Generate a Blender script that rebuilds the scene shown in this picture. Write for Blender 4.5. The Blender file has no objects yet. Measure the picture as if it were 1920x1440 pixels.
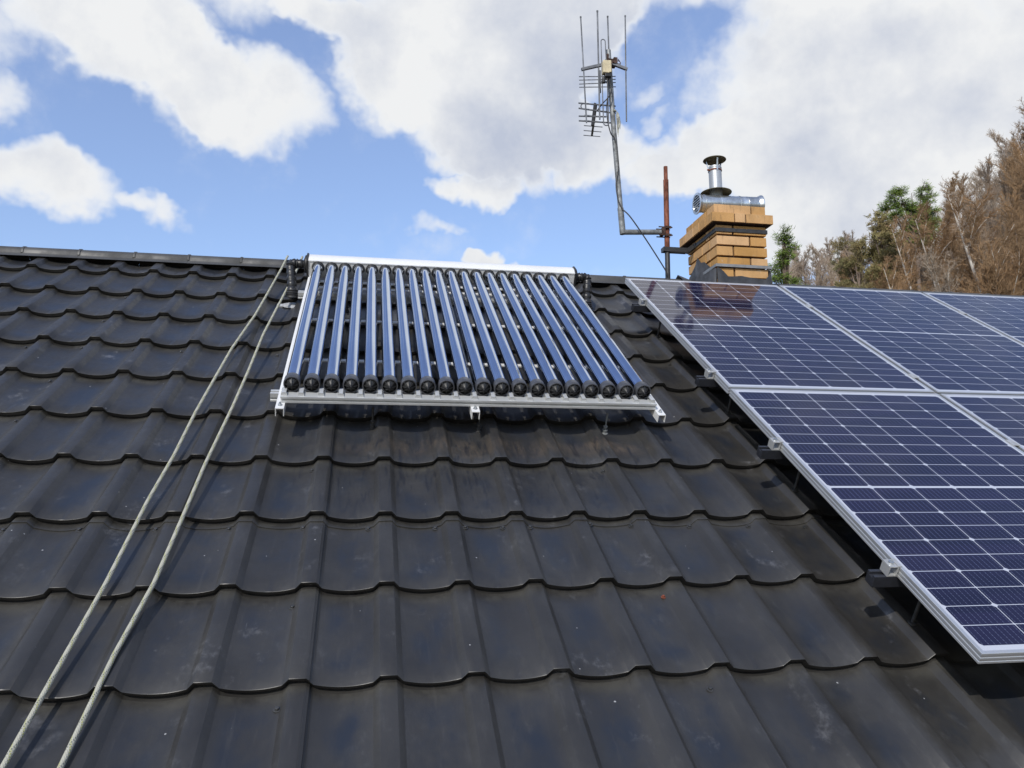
import bpy, bmesh, math, random
import numpy as np
from mathutils import Vector, Matrix
R = math.radians
sc = bpy.context.scene
col = sc.collection

# ------------------------------------------------------------------ camera
cam_data = bpy.data.cameras.new("camera")
cam = bpy.data.objects.new("camera", cam_data)
col.objects.link(cam)
right = Vector((0.984051, -0.177836, -0.004122))
down = Vector((0.02358, 0.153378, -0.987886))
fwd = Vector((0.176314, 0.972034, 0.155125))
cm = Matrix((right, -down, -fwd)).transposed().to_4x4()
cm.translation = (-0.0780, -2.2932, 0.4303)
cam.matrix_world = cm
cam_data.sensor_width = 36
cam_data.lens = 28.6
cam_data.clip_start = 0.05
cam_data.clip_end = 3000
sc.camera = cam
sc.view_settings.view_transform = 'Standard'
sc.view_settings.look = 'None'
sc.view_settings.gamma = 1
sc.view_settings.exposure = 0.0
sc.view_settings.use_curve_mapping = False

# ------------------------------------------------------------------ sun
SUNV = Vector((-0.50, -0.864, 0.632)).normalized()      # towards the sun
sd = bpy.data.lights.new("sun", 'SUN')
sd.energy = 3.3
sd.angle = R(0.53)
sd.color = (1.0, 0.955, 0.88)
sun = bpy.data.objects.new("sun", sd)
sun.rotation_euler = (-SUNV).to_track_quat('-Z', 'Y').to_euler()
sun.location = (-6, -10, 12)
col.objects.link(sun)

# ------------------------------------------------------------------ node helpers
class NT:
    def __init__(s, tree):
        s.t = tree; s.n = tree.nodes; s.l = tree.links
    def new(s, typ, **kw):
        n = s.n.new(typ)
        for k, v in kw.items(): setattr(n, k, v)
        return n
    def put(s, sock, v):
        if v is None: return
        if isinstance(v, bpy.types.NodeSocket): s.l.new(v, sock)
        else: sock.default_value = v
    def m(s, op, a, b=None, c=None, clamp=False):
        n = s.new('ShaderNodeMath', operation=op, use_clamp=clamp)
        s.put(n.inputs[0], a); s.put(n.inputs[1], b)
        if c is not None: s.put(n.inputs[2], c)
        return n.outputs[0]
    def mix(s, f, a, b, blend='MIX'):
        n = s.new('ShaderNodeMix', data_type='RGBA', blend_type=blend)
        s.put(n.inputs[0], f); s.put(n.inputs[6], a); s.put(n.inputs[7], b)
        return n.outputs[2]
    def fmix(s, f, a, b):
        n = s.new('ShaderNodeMix', data_type='FLOAT')
        s.put(n.inputs[0], f); s.put(n.inputs[2], a); s.put(n.inputs[3], b)
        return n.outputs[0]
    def noise(s, vec, scale, detail=3, rough=0.5, dist=0.0, color=False):
        n = s.new('ShaderNodeTexNoise')
        if vec is not None: s.l.new(vec, n.inputs['Vector'])
        n.inputs['Scale'].default_value = scale
        n.inputs['Detail'].default_value = detail
        n.inputs['Roughness'].default_value = rough
        n.inputs['Distortion'].default_value = dist
        return n.outputs['Color' if color else 'Fac']
    def step(s, v, a, b):           # smoothstep remap to 0..1
        n = s.new('ShaderNodeMapRange', interpolation_type='SMOOTHSTEP')
        s.put(n.inputs[0], v); n.inputs[1].default_value = a; n.inputs[2].default_value = b
        return n.outputs[0]
    def scale(s, vec, xyz, off=(0, 0, 0)):
        n = s.new('ShaderNodeMapping')
        s.l.new(vec, n.inputs[0]); n.inputs['Scale'].default_value = xyz; n.inputs['Location'].default_value = off
        return n.outputs[0]
    def bump(s, h, strength, dist=0.01):
        n = s.new('ShaderNodeBump')
        s.put(n.inputs['Height'], h); n.inputs['Strength'].default_value = strength; n.inputs['Distance'].default_value = dist
        return n.outputs[0]

def rgb(r, g, b): return (r, g, b, 1.0)

# ------------------------------------------------------------------ world: Nishita sky with procedural clouds
world = bpy.data.worlds.new("World")
sc.world = world
world.use_nodes = True
W = NT(world.node_tree)
W.n.clear()
wout = W.new('ShaderNodeOutputWorld')
bg = W.new('ShaderNodeBackground')
sky = W.new('ShaderNodeTexSky', sky_type='NISHITA')
sky.sun_disc = False
sky.sun_elevation = math.asin(SUNV.z)
sky.sun_rotation = math.atan2(SUNV.x, SUNV.y) % (2 * math.pi)
sky.altitude = 400; sky.air_density = 1.0; sky.dust_density = 0.6; sky.ozone_density = 2.0
tc = W.new('ShaderNodeTexCoord')
sep = W.new('ShaderNodeSeparateXYZ'); W.l.new(tc.outputs['Generated'], sep.inputs[0])
az = W.m('MULTIPLY', W.m('ARCTAN2', sep.outputs[0], sep.outputs[1]), 57.29578)
el = W.m('MULTIPLY', W.m('ARCSINE', sep.outputs[2]), 57.29578)
gen = tc.outputs['Generated']
wn = W.new('ShaderNodeSeparateColor'); W.l.new(W.noise(gen, 5.5, 5, 0.62, color=True), wn.inputs[0])
az_w = W.m('ADD', az, W.m('MULTIPLY', W.m('SUBTRACT', wn.outputs[0], 0.5), 11.0))
el_w = W.m('ADD', el, W.m('MULTIPLY', W.m('SUBTRACT', wn.outputs[1], 0.5), 9.0))
# clouds as (azimuth, elevation, half width, half height, tilt, weight), in degrees on the sky
CLOUDS = [
 (-20, 31.5, 6.5, 4.2, -20, 1.1), (-15, 28.6, 8.0, 3.4, -30, 1.2), (-9.5, 26.8, 6.2, 3.3, -12, 1.2), (-10, 34, 8.0, 3.0, 0, .8),
 (-25.5, 24.2, 3.0, 1.5, 0, .8), (-24.5, 27.5, 3.0, 2.0, 0, .5),
 (-21.0, 19.6, 5.6, 2.1, -8, 1.2), (-14.2, 18.5, 2.4, 1.1, -20, .75),
 (-3.2, 32.8, 4.5, 1.7, -8, 1.0), (7, 31.5, 9.0, 7.0, 0, 1.4), (.8, 28.5, 3.6, 3.0, 0, 1.0), (10.5, 26.5, 7.5, 3.6, -10, 1.1), (14.5, 32.5, 5.0, 4.5, 0, 1.2), (16.6, 33.8, 4.4, 2.4, 0, 1.1), (15.6, 26.4, 2.8, 2.0, 0, 1.0), (17.6, 24.2, 3.4, 2.2, 0, 1.0), (20.6, 28.3, 1.8, .7, 20, .32),
 (7.6, 23.0, 3.0, 1.2, 0, 1.1), (7.3, 17.5, 1.7, 1.1, 0, 1.3), (9.8, 17.4, 1.2, .8, 0, .9), (4.4, 19.6, 1.8, .6, 20, .5),
 (25.5, 24.0, 5.0, 2.8, 10, 1.2), (22.0, 22.2, 3.0, 1.6, 0, 1.0), (33, 28, 8.5, 4.6, 10, 1.3), (40, 23, 9, 6, 0, 1.3), (30.5, 20.2, 5.5, 3.2, 0, 1.1), (46, 28, 9, 8, 0, 1.2), (35, 20, 8, 4, 0, 1.2), (32, 18, 8, 3, 0, 1.0), (33.5, 32.0, 4.5, 2.2, 35, .9), (21.5, 26.6, 1.6, .6, 30, .32),
 (52, 16, 12, 9, 0, 1.0), (33, 34, 9, 3, 0, .9),
 (24, 42, 14, 8.5, 0, 1.4), (10.5, 47.5, 9, 6.5, 15, 1.3), (-48, 36, 12, 9, 0, 1.0), (70, 22, 14, 9, 0, 1.0), (-36, 20, 6, 3, 0, .7),
]
field = None
for a0, e0, ra, re, tilt, wgt in CLOUDS:
    ct, st = math.cos(R(tilt)), math.sin(R(tilt))
    ra *= 1.12; re *= 1.12
    da = W.m('SUBTRACT', az_w, a0); de = W.m('SUBTRACT', el_w, e0)
    if tilt:
        u = W.m('MULTIPLY_ADD', da, ct / ra, W.m('MULTIPLY', de, st / ra))
        v = W.m('MULTIPLY_ADD', da, -st / re, W.m('MULTIPLY', de, ct / re))
        d2 = W.m('MULTIPLY_ADD', u, u, W.m('MULTIPLY', v, v))
    else:
        d2 = W.m('MULTIPLY_ADD', W.m('MULTIPLY', da, da), 1 / ra ** 2, W.m('MULTIPLY', W.m('MULTIPLY', de, de), 1 / re ** 2))
    g = W.m('MAXIMUM', W.m('MULTIPLY_ADD', d2, -wgt, wgt), 0.0)
    field = g if field is None else W.m('ADD', field, g)
fb = W.noise(gen, 9.0, 7, 0.58)
field = W.m('MINIMUM', field, 1.25)
# the part of the sky behind the photographer: loose clouds
back = W.m('MULTIPLY', W.step(wn.outputs[2], 0.50, 0.62), W.step(W.m('ABSOLUTE', az), 70.0, 95.0))
field = W.m('MAXIMUM', field, back)
dens = W.m('MULTIPLY_ADD', W.m('SUBTRACT', fb, 0.5), 1.65, field)
mask = W.step(dens, 0.00, 0.82)
thick = W.step(dens, 0.40, 1.10)
# greyer bases where the clouds are thick
GREYS = [(13, 29.5, 8, 7, 1.0), (10, 25.5, 8, 3.0, .8), (36, 23.0, 9, 2.6, .8), (42, 27, 8, 3.5, .7), (33, 29.5, 6, 2, .5), (-9, 22.8, 6, 1.5, .35), (31, 25.5, 5, 2, .35), (-4, 31.5, 5, 2, .4), (37, 18.5, 6, 2.5, .45)]
gf = None
for a0, e0, ra, re, wgt in GREYS:
    da = W.m('SUBTRACT', az_w, a0); de = W.m('SUBTRACT', el_w, e0); ra *= 1.2; re *= 1.2
    d2 = W.m('MULTIPLY_ADD', W.m('MULTIPLY', da, da), 1 / ra ** 2, W.m('MULTIPLY', W.m('MULTIPLY', de, de), 1 / re ** 2))
    g = W.m('MAXIMUM', W.m('MULTIPLY_ADD', d2, -wgt, wgt), 0.0)
    gf = g if gf is None else W.m('ADD', gf, g)
grey = W.m('ADD', W.m('MULTIPLY', gf, .66), W.m('MULTIPLY', W.m('SUBTRACT', wn.outputs[2], 0.5), 1.5))
grey = W.m('MULTIPLY', W.m('ADD', grey, W.m('MULTIPLY', W.m('SUBTRACT', fb, .5), 2.0), clamp=True), W.step(dens, .40, 1.0))
cloud_c = W.mix(grey, rgb(0.87, 0.88, 0.89), rgb(0.52, 0.57, 0.69))
cloud_c = W.mix(W.m('MULTIPLY', W.m('SUBTRACT', 1.0, thick), .45), cloud_c, rgb(0.76, 0.83, 0.95))
skyc = W.mix(1.0, sky.outputs[0], rgb(0.150, 0.150, 0.150), 'MULTIPLY')
skyc = W.mix(1.0, skyc, rgb(0.100, 0.122, 0.225), 'ADD')
final = W.mix(mask, skyc, cloud_c)
W.l.new(final, bg.inputs['Color'])
bg.inputs['Strength'].default_value = 1.0
W.l.new(bg.outputs[0], wout.inputs[0])
world.cycles.sampling_method = 'MANUAL'
world.cycles.sample_map_resolution = 256

# ------------------------------------------------------------------ materials
def mat(name, base=(.5, .5, .5), rough=.5, metal=0.0, spec=None):
    m = bpy.data.materials.new(name); m.use_nodes = True
    N = NT(m.node_tree)
    b = N.n['Principled BSDF']
    b.inputs['Base Color'].default_value = rgb(*base)
    b.inputs['Roughness'].default_value = rough
    b.inputs['Metallic'].default_value = metal
    if spec is not None: b.inputs['Specular IOR Level'].default_value = spec
    return m, N, b

def obj_co(N):
    return N.new('ShaderNodeTexCoord').outputs['Object']

def simple(name, base, rough=.5, metal=0.0, var=.12, nscale=30, bump=0.0, stretch=(1, 1, 1)):
    m, N, b = mat(name, base, rough, metal)
    co = N.scale(obj_co(N), stretch)
    n = N.noise(co, nscale, 5, .6)
    k = N.step(n, .3, .7)
    lo = tuple(c * (1 - var * 1.6) for c in base); hi = tuple(min(1, c * (1 + var)) for c in base)
    N.put(b.inputs['Base Color'], N.mix(k, rgb(*lo), rgb(*hi)))
    N.put(b.inputs['Roughness'], N.fmix(k, min(1, rough * 1.25), rough * .85))
    if bump: N.put(b.inputs['Normal'], N.bump(n, bump, .002))
    return m

# metal tile sheet
m_tile, N, b = mat("painted_tile_sheet", (.04, .04, .045), .5)
co = obj_co(N)
sx = N.new('ShaderNodeSeparateXYZ'); N.l.new(co, sx.inputs[0])
X, Y, Z = sx.outputs
PITCH, WAVE = 0.40, 0.2374
fy = N.m('FRACT', N.m('DIVIDE', Y, PITCH))
fx = N.m('FRACT', N.m('DIVIDE', X, WAVE))
trough = N.m('SUBTRACT', 1.0, N.m('MULTIPLY', N.m('ABSOLUTE', N.m('SUBTRACT', fx, .5)), 2.0), clamp=True)
n1 = N.noise(N.scale(co, (1.3, .8, 1.0)), 3.2, 5, .6)
n2 = N.noise(N.scale(co, (9, .9, 1)), 5.0, 5, .65)
n3 = N.noise(co, 45, 4, .7)
n5 = N.noise(N.scale(co, (1.0, .6, 1.0), (3, 7, 1)), 7.5, 4, .6)
basec = N.mix(N.step(n1, .3, .7), rgb(.0210, .0197, .0182), rgb(.036, .0342, .0315))
# bluish polished patches in the pans, sky reflection painted into their tone
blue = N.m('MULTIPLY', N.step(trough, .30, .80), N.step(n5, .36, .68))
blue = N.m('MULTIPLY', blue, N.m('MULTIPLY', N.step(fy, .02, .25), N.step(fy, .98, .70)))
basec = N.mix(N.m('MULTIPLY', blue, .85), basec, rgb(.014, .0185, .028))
# run-off streaks down the slope
basec = N.mix(N.m('MULTIPLY', N.step(n2, .55, .8), .45), basec, rgb(.054, .051, .047))
basec = N.mix(N.m('MULTIPLY', N.step(n2, .42, .22), .35), basec, rgb(.013, .013, .0145))
# dust caught just under each step
dust = N.m('MULTIPLY', N.step(fy, .80, .99), N.step(N.noise(co, 9, 5, .7), .32, .7))
basec = N.mix(N.m('MULTIPLY', dust, .50), basec, rgb(.050, .047, .036))
# chalky smudges, mostly on the upper left part of the roof
ns = N.noise(N.scale(co, (1.0, .8, 1.0), (11, 3, 0)), 9, 7, .72)
ns2 = N.noise(N.scale(co, (1, 1, 1), (1, 5, 0)), 2.2, 3, .5)
sm = N.m('MULTIPLY', N.step(ns, .56, .76), N.step(ns2, .42, .60))
basec = N.mix(N.m('MULTIPLY', sm, .50), basec, rgb(.21, .21, .22))
ns4 = N.noise(N.scale(co, (1.0, .45, 1.0), (7, 9, 0)), 30, 6, .7)
basec = N.mix(N.m('MULTIPLY', N.m('MULTIPLY', N.step(ns4, .52, .78), N.step(n1, .45, .7)), .45), basec, rgb(.10, .10, .10))
# hairline scratches
sc1 = N.noise(N.scale(co, (60, 3, 1), (2, 0, 0)), 3.0, 3, .6)
basec = N.mix(N.m('MULTIPLY', N.m('MULTIPLY', N.step(sc1, .72, .78), N.step(ns2, .5, .6)), .5), basec, rgb(.16, .16, .17))
# specks
vo = N.new('ShaderNodeTexVoronoi'); N.l.new(co, vo.inputs['Vector']); vo.inputs['Scale'].default_value = 26
vsel = N.new('ShaderNodeSeparateColor'); N.l.new(vo.outputs['Color'], vsel.inputs[0])
spk = N.m('MULTIPLY', N.m('LESS_THAN', vo.outputs['Distance'], N.m('MULTIPLY', vsel.outputs[1], .085)), N.m('GREATER_THAN', vsel.outputs[0], .88))
basec = N.mix(N.m('MULTIPLY', spk, .8), basec, rgb(.36, .36, .36))
# brownish dirt below the collector, plus light thrown off the tubes painted in
dxx = N.m('DIVIDE', N.m('SUBTRACT', X, .98), .16); dyy = N.m('DIVIDE', N.m('SUBTRACT', Y, 1.36), .07)
st1 = N.m('SUBTRACT', 1.0, N.m('MULTIPLY_ADD', dxx, dxx, N.m('MULTIPLY', dyy, dyy)), clamp=True)
dxx = N.m('DIVIDE', N.m('SUBTRACT', X, .45), .80); dyy = N.m('DIVIDE', N.m('SUBTRACT', Y, 1.33), .10)
st2 = N.m('MULTIPLY', N.m('SUBTRACT', 1.0, N.m('MULTIPLY_ADD', dxx, dxx, N.m('MULTIPLY', dyy, dyy)), clamp=True), .55)
glow_stain = N.m('MULTIPLY', N.m('MAXIMUM', st1, st2), N.step(N.noise(N.scale(co, (5, 1.2, 1)), 7, 5, .7), .35, .65))
basec = N.mix(N.m('MULTIPLY', glow_stain, .8), basec, rgb(.115, .085, .058))
n6 = N.noise(N.scale(co, (9, 1.1, 1), (4, 2, 0)), 4.5, 4, .6, 1.2)
wet = N.m('MULTIPLY', N.m('MULTIPLY', N.step(n6, .52, .66), N.m('MULTIPLY', N.step(X, -.5, -.2), N.step(X, 1.35, 1.0))), N.m('MULTIPLY', N.step(Y, .55, 1.15), N.step(Y, 1.55, 1.40)))
basec = N.mix(N.m('MULTIPLY', wet, .75), basec, rgb(.010, .011, .015))
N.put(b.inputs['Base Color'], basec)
rg = N.fmix(N.step(n3, .3, .7), .37, .47)
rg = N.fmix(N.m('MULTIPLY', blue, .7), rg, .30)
rg = N.fmix(dust, rg, .75)
N.put(b.inputs['Roughness'], rg)
b.inputs['Specular IOR Level'].default_value = .60
big = N.noise(N.scale(co, (1, .7, 1)), 6, 2, .5)
bh = N.m('ADD', N.m('MULTIPLY', n3, .04), N.m('MULTIPLY', big, 1.0))
N.put(b.inputs['Normal'], N.bump(bh, .25, .012))

m_ridge = simple("painted_ridge_metal", (.060, .060, .060), .55, 0, .18, 9, .1)
m_darkmetal = simple("dark_painted_steel", (.035, .035, .037), .45, .2, .2, 30)
m_alu = simple("brushed_aluminium", (.56, .57, .57), .42, .4, .06, 9)
m_alu_w = simple("anodised_aluminium", (.74, .74, .73), .48, .15, .05, 6)
m_frame = simple("satin_aluminium_frame", (.62, .63, .64), .42, .75, .05, 5)
m_clampalu = simple("dull_aluminium_clamp", (.50, .50, .49), .45, .55, .1, 30)
m_galv = simple("galvanised_steel", (.58, .61, .63), .30, .9, .22, 14, .05)
m_flue = simple("brushed_flue_steel", (.42, .435, .445), .42, .55, .12, 8, .05, (1, 1, .2))
m_galvdull = simple("weathered_galvanised_steel", (.20, .21, .215), .62, .25, .28, 22, .15)
m_lead = simple("grey_strap_metal", (.23, .235, .24), .5, .3, .12, 20)
m_flash = simple("dark_flashing_sheet", (.045, .047, .052), .55, .1, .25, 14, .5)
m_rust = simple("rusted_steel", (.17, .055, .030), .8, .1, .45, 26, .6, (1, 1, .4))
m_rod = simple("dull_aluminium_rod", (.17, .18, .20), .75, .2, .2, 12)
m_clamp = simple("dark_rusted_clamp", (.055, .028, .020), .75, .1, .4, 40)
m_black = simple("black_rubber", (.018, .018, .019), .42, 0, .3, 40, .1)
m_capgrey = simple("dark_grey_plastic_cup", (.060, .062, .070), .38, 0, .15, 40)
m_foam = simple("black_insulation_tape", (.017, .017, .018), .38, 0, .4, 35, .6)
m_sealant = simple("grey_sealant", (.42, .43, .44), .6, .1, .2, 30, .5)
m_cream = simple("cream_plastic", (.56, .48, .31), .5, 0, .12, 20)
m_cable = simple("black_cable_sheath", (.02, .02, .022), .5)
m_rag = simple("weathered_grey_tape", (.36, .36, .31), .8, 0, .4, 25, .5)
m_capmetal = simple("tarnished_zinc_disc", (.17, .15, .09), .5, .55, .35, 12, .1)
m_screw = simple("dark_screw_head", (.06, .06, .06), .4, .4, .2, 60)
m_rustscrew = simple("rusty_screw_head", (.16, .045, .025), .7, .1, .3, 60)
m_plaster = simple("pale_wall_plaster", (.55, .52, .46), .85, 0, .1, 8, .3)
m_rail = simple("black_mounting_rail", (.03, .032, .04), .4, .3, .2, 20)

# vacuum tube: dark selective coating behind glass, mirrors the sky
m_tube, N, b = mat("coated_glass_tube", (.50, .60, .84), .045, 1.0)
co = obj_co(N)
lw = N.new('ShaderNodeLayerWeight'); lw.inputs[0].default_value = .35
nd = N.noise(N.scale(co, (1, .5, 1)), 18, 5, .7)
N.put(b.inputs['Base Color'], N.mix(N.step(nd, .35, .75), rgb(.50, .57, .70), rgb(.56, .63, .76)))
N.put(b.inputs['Roughness'], N.fmix(N.step(nd, .45, .8), .04, .10))

# solar cells
PW, PL = 1.054, 1.707
m_cell, N, b = mat("solar_cells_under_glass", (.012, .014, .05), .07)
co = obj_co(N)
sx = N.new('ShaderNodeSeparateXYZ'); N.l.new(co, sx.inputs[0]); X, Y, Z = sx.outputs
cp, rp, mg = .1690, .0818, .010
xs = N.m('DIVIDE', N.m('SUBTRACT', X, (PW - 6 * cp) / 2), cp)
dyc = N.m('SUBTRACT', N.m('ABSOLUTE', N.m('SUBTRACT', Y, PL / 2)), mg / 2)
ys = N.m('DIVIDE', dyc, rp)
fxx = N.m('FRACT', xs); fyy = N.m('FRACT', ys)
dx = N.m('MULTIPLY', N.m('MINIMUM', fxx, N.m('SUBTRACT', 1.0, fxx)), cp)
dy = N.m('MULTIPLY', N.m('MINIMUM', fyy, N.m('SUBTRACT', 1.0, fyy)), rp)
line = N.m('MAXIMUM', N.m('LESS_THAN', dx, .0014), N.m('LESS_THAN', dy, .0014))
line = N.m('MAXIMUM', line, N.m('LESS_THAN', dyc, 0.0))
outx = N.m('MAXIMUM', N.m('LESS_THAN', xs, 0.0), N.m('GREATER_THAN', xs, 6.0))
line = N.m('MAXIMUM', line, N.m('MAXIMUM', outx, N.m('GREATER_THAN', ys, 10.0)))
par = N.m('LESS_THAN', N.m('FRACT', N.m('MULTIPLY', N.m('ROUND', ys), .5)), .25)
cham = N.m('LESS_THAN', N.m('ADD', dx, dy), N.m('MULTIPLY_ADD', par, .0055, .0055))
line = N.m('MAXIMUM', line, cham)
fb_ = N.m('FRACT', N.m('MULTIPLY', fxx, 9.0))
bus = N.m('LESS_THAN', N.m('ABSOLUTE', N.m('SUBTRACT', fb_, .5)), .030)
dash = N.m('GREATER_THAN', N.m('FRACT', N.m('MULTIPLY', Y, 95.0)), .42)
bus = N.m('MULTIPLY', N.m('MULTIPLY_ADD', dash, .42, .16), bus)
wnn = N.new('ShaderNodeTexWhiteNoise', noise_dimensions='3D')
cv = N.new('ShaderNodeCombineXYZ'); N.put(cv.inputs[0], N.m('FLOOR', xs)); N.put(cv.inputs[1], N.m('FLOOR', N.m('DIVIDE', Y, rp)))
oi = N.new('ShaderNodeObjectInfo'); N.put(cv.inputs[2], oi.outputs['Random'])
N.l.new(cv.outputs[0], wnn.inputs[0])
cc = N.mix(wnn.outputs[0], rgb(.0095, .0095, .029), rgb(.0145, .0130, .040))
cc = N.mix(bus, cc, rgb(.22, .25, .36))
cc = N.mix(line, cc, rgb(.44, .46, .52))
N.put(b.inputs['Base Color'], cc)
b.inputs['Roughness'].default_value = .30
b.inputs['Specular IOR Level'].default_value = .0
b.inputs['Coat Weight'].default_value = 1.0
b.inputs['Coat Roughness'].default_value = .035
b.inputs['Coat IOR'].default_value = 1.38
dn = N.noise(co, 3.5, 6, .65)
N.put(b.inputs['Coat Roughness'], N.fmix(N.step(dn, .35, .7), .055, .10))

# brick
m_brick, N, b = mat("ochre_brick", (.5, .28, .09), .85)
co = obj_co(N)
v1 = N.noise(co, 7, 4, .6); v2 = N.noise(co, 60, 5, .7)
bc = N.mix(N.step(v1, .3, .7), rgb(.42, .240, .092), rgb(.52, .300, .122))
bc = N.mix(N.m('MULTIPLY', N.step(v2, .55, .8), .35), bc, rgb(.30, .17, .07))
geo = N.new('ShaderNodeNewGeometry')
hs = N.new('ShaderNodeHueSaturation'); N.l.new(bc, hs.inputs['Color']); N.put(hs.inputs['Value'], N.m('MULTIPLY_ADD', geo.outputs['Random Per Island'], .28, .84)); N.put(hs.inputs['Saturation'], N.m('MULTIPLY_ADD', geo.outputs['Random Per Island'], -.22, 1.10))
bc = N.mix(N.m('MULTIPLY', N.step(N.noise(N.scale(co, (6, 6, 1)), 5, 5, .65), .52, .74), .60), hs.outputs[0], rgb(.13, .085, .05))
N.put(b.inputs['Base Color'], N.mix(N.m('MULTIPLY', N.step(N.noise(co, 28, 5, .75), .60, .74), .45), bc, rgb(.46, .40, .30)))
N.put(b.inputs['Normal'], N.bump(v2, .35, .004))
m_mortar = simple("dark_recessed_mortar", (.028, .012, .008), .9, 0, .3, 30)

# rope
m_rope, N, b = mat("braided_rope", (.5, .5, .42), .9)
uvn = N.new('ShaderNodeUVMap'); uvn.uv_map = 'UVMap'
us = N.new('ShaderNodeSeparateXYZ'); N.l.new(uvn.outputs[0], us.inputs[0])
U, V = us.outputs[0], us.outputs[1]
h1 = N.m('SINE', N.m('MULTIPLY', N.m('ADD', N.m('MULTIPLY', U, 6.0), N.m('MULTIPLY', V, 110.0)), 6.2832))
h2 = N.m('SINE', N.m('MULTIPLY', N.m('SUBTRACT', N.m('MULTIPLY', U, 6.0), N.m('MULTIPLY', V, 110.0)), 6.2832))
braid = N.m('MULTIPLY', N.m('MULTIPLY_ADD', h1, .5, .5), N.m('MULTIPLY_ADD', h2, .5, .5))
fl1 = N.m('MULTIPLY', N.m('GREATER_THAN', N.m('SINE', N.m('MULTIPLY', N.m('ADD', N.m('MULTIPLY', U, 2.0), N.m('MULTIPLY', V, 14.0)), 6.2832)), .80), N.m('GREATER_THAN', h2, -.2))
fl2 = N.m('MULTIPLY', N.m('GREATER_THAN', N.m('SINE', N.m('MULTIPLY', N.m('SUBTRACT', N.m('MULTIPLY', U, 2.0), N.m('MULTIPLY', V, 14.0)), 6.2832)), .84), N.m('GREATER_THAN', h1, -.2))
oc = obj_co(N)
rc = N.mix(N.noise(oc, 14, 4, .6), rgb(.36, .35, .28), rgb(.54, .53, .45))
rc = N.mix(N.m('MULTIPLY', fl1, .85), rc, rgb(.36, .37, .07))
rc = N.mix(N.m('MULTIPLY', fl2, .85), rc, rgb(.10, .12, .12))
rc = N.mix(N.m('MULTIPLY', N.m('SUBTRACT', 1.0, braid), .35), rc, rgb(.20, .19, .15))
N.put(b.inputs['Base Color'], rc)
N.put(b.inputs['Normal'], N.bump(braid, .5, .0015))

# vegetation
def veg(name, a, c, rough=.8, scale=.8, rnd=.35):
    m, N, b = mat(name, a, rough)
    co = obj_co(N)
    k = N.step(N.noise(co, scale, 4, .6), .35, .65)
    c1 = N.mix(k, rgb(*a), rgb(*c))
    oi = N.new('ShaderNodeObjectInfo')
    f = N.m('MULTIPLY_ADD', oi.outputs['Random'], rnd, 1 - rnd / 2)
    hs = N.new('ShaderNodeHueSaturation'); N.put(hs.inputs['Value'], f); N.l.new(c1, hs.inputs['Color'])
    N.put(b.inputs['Base Color'], hs.outputs[0])
    b.inputs['Specular IOR Level'].default_value = .15
    return m
m_bark = veg("brown_bark", (.14, .105, .08), (.22, .17, .14))
m_birchbark = veg("white_birch_bark", (.50, .47, .42), (.34, .30, .26), .7, 3.0, .15)
m_twig = veg("reddish_brown_twigs", (.31, .195, .105), (.25, .17, .10))
m_twiggrey = veg("grey_brown_twigs", (.37, .30, .23), (.29, .23, .18))
m_needle = veg("green_pine_needles", (.12, .19, .034), (.19, .25, .055), .7, 1.2)
m_needlebrown = veg("olive_brown_needles", (.27, .215, .10), (.21, .19, .085), .8, 1.0)
m_ground, N, b = mat("hillside_ground", (.12, .1, .06), .95)
co = obj_co(N)
gk = N.step(N.noise(co, .12, 6, .6), .4, .6)
N.put(b.inputs['Base Color'], N.mix(N.step(N.noise(co, 3, 6, .7), .3, .7), N.mix(gk, rgb(.13, .085, .05), rgb(.09, .10, .035)), rgb(.15, .10, .06)))

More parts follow.
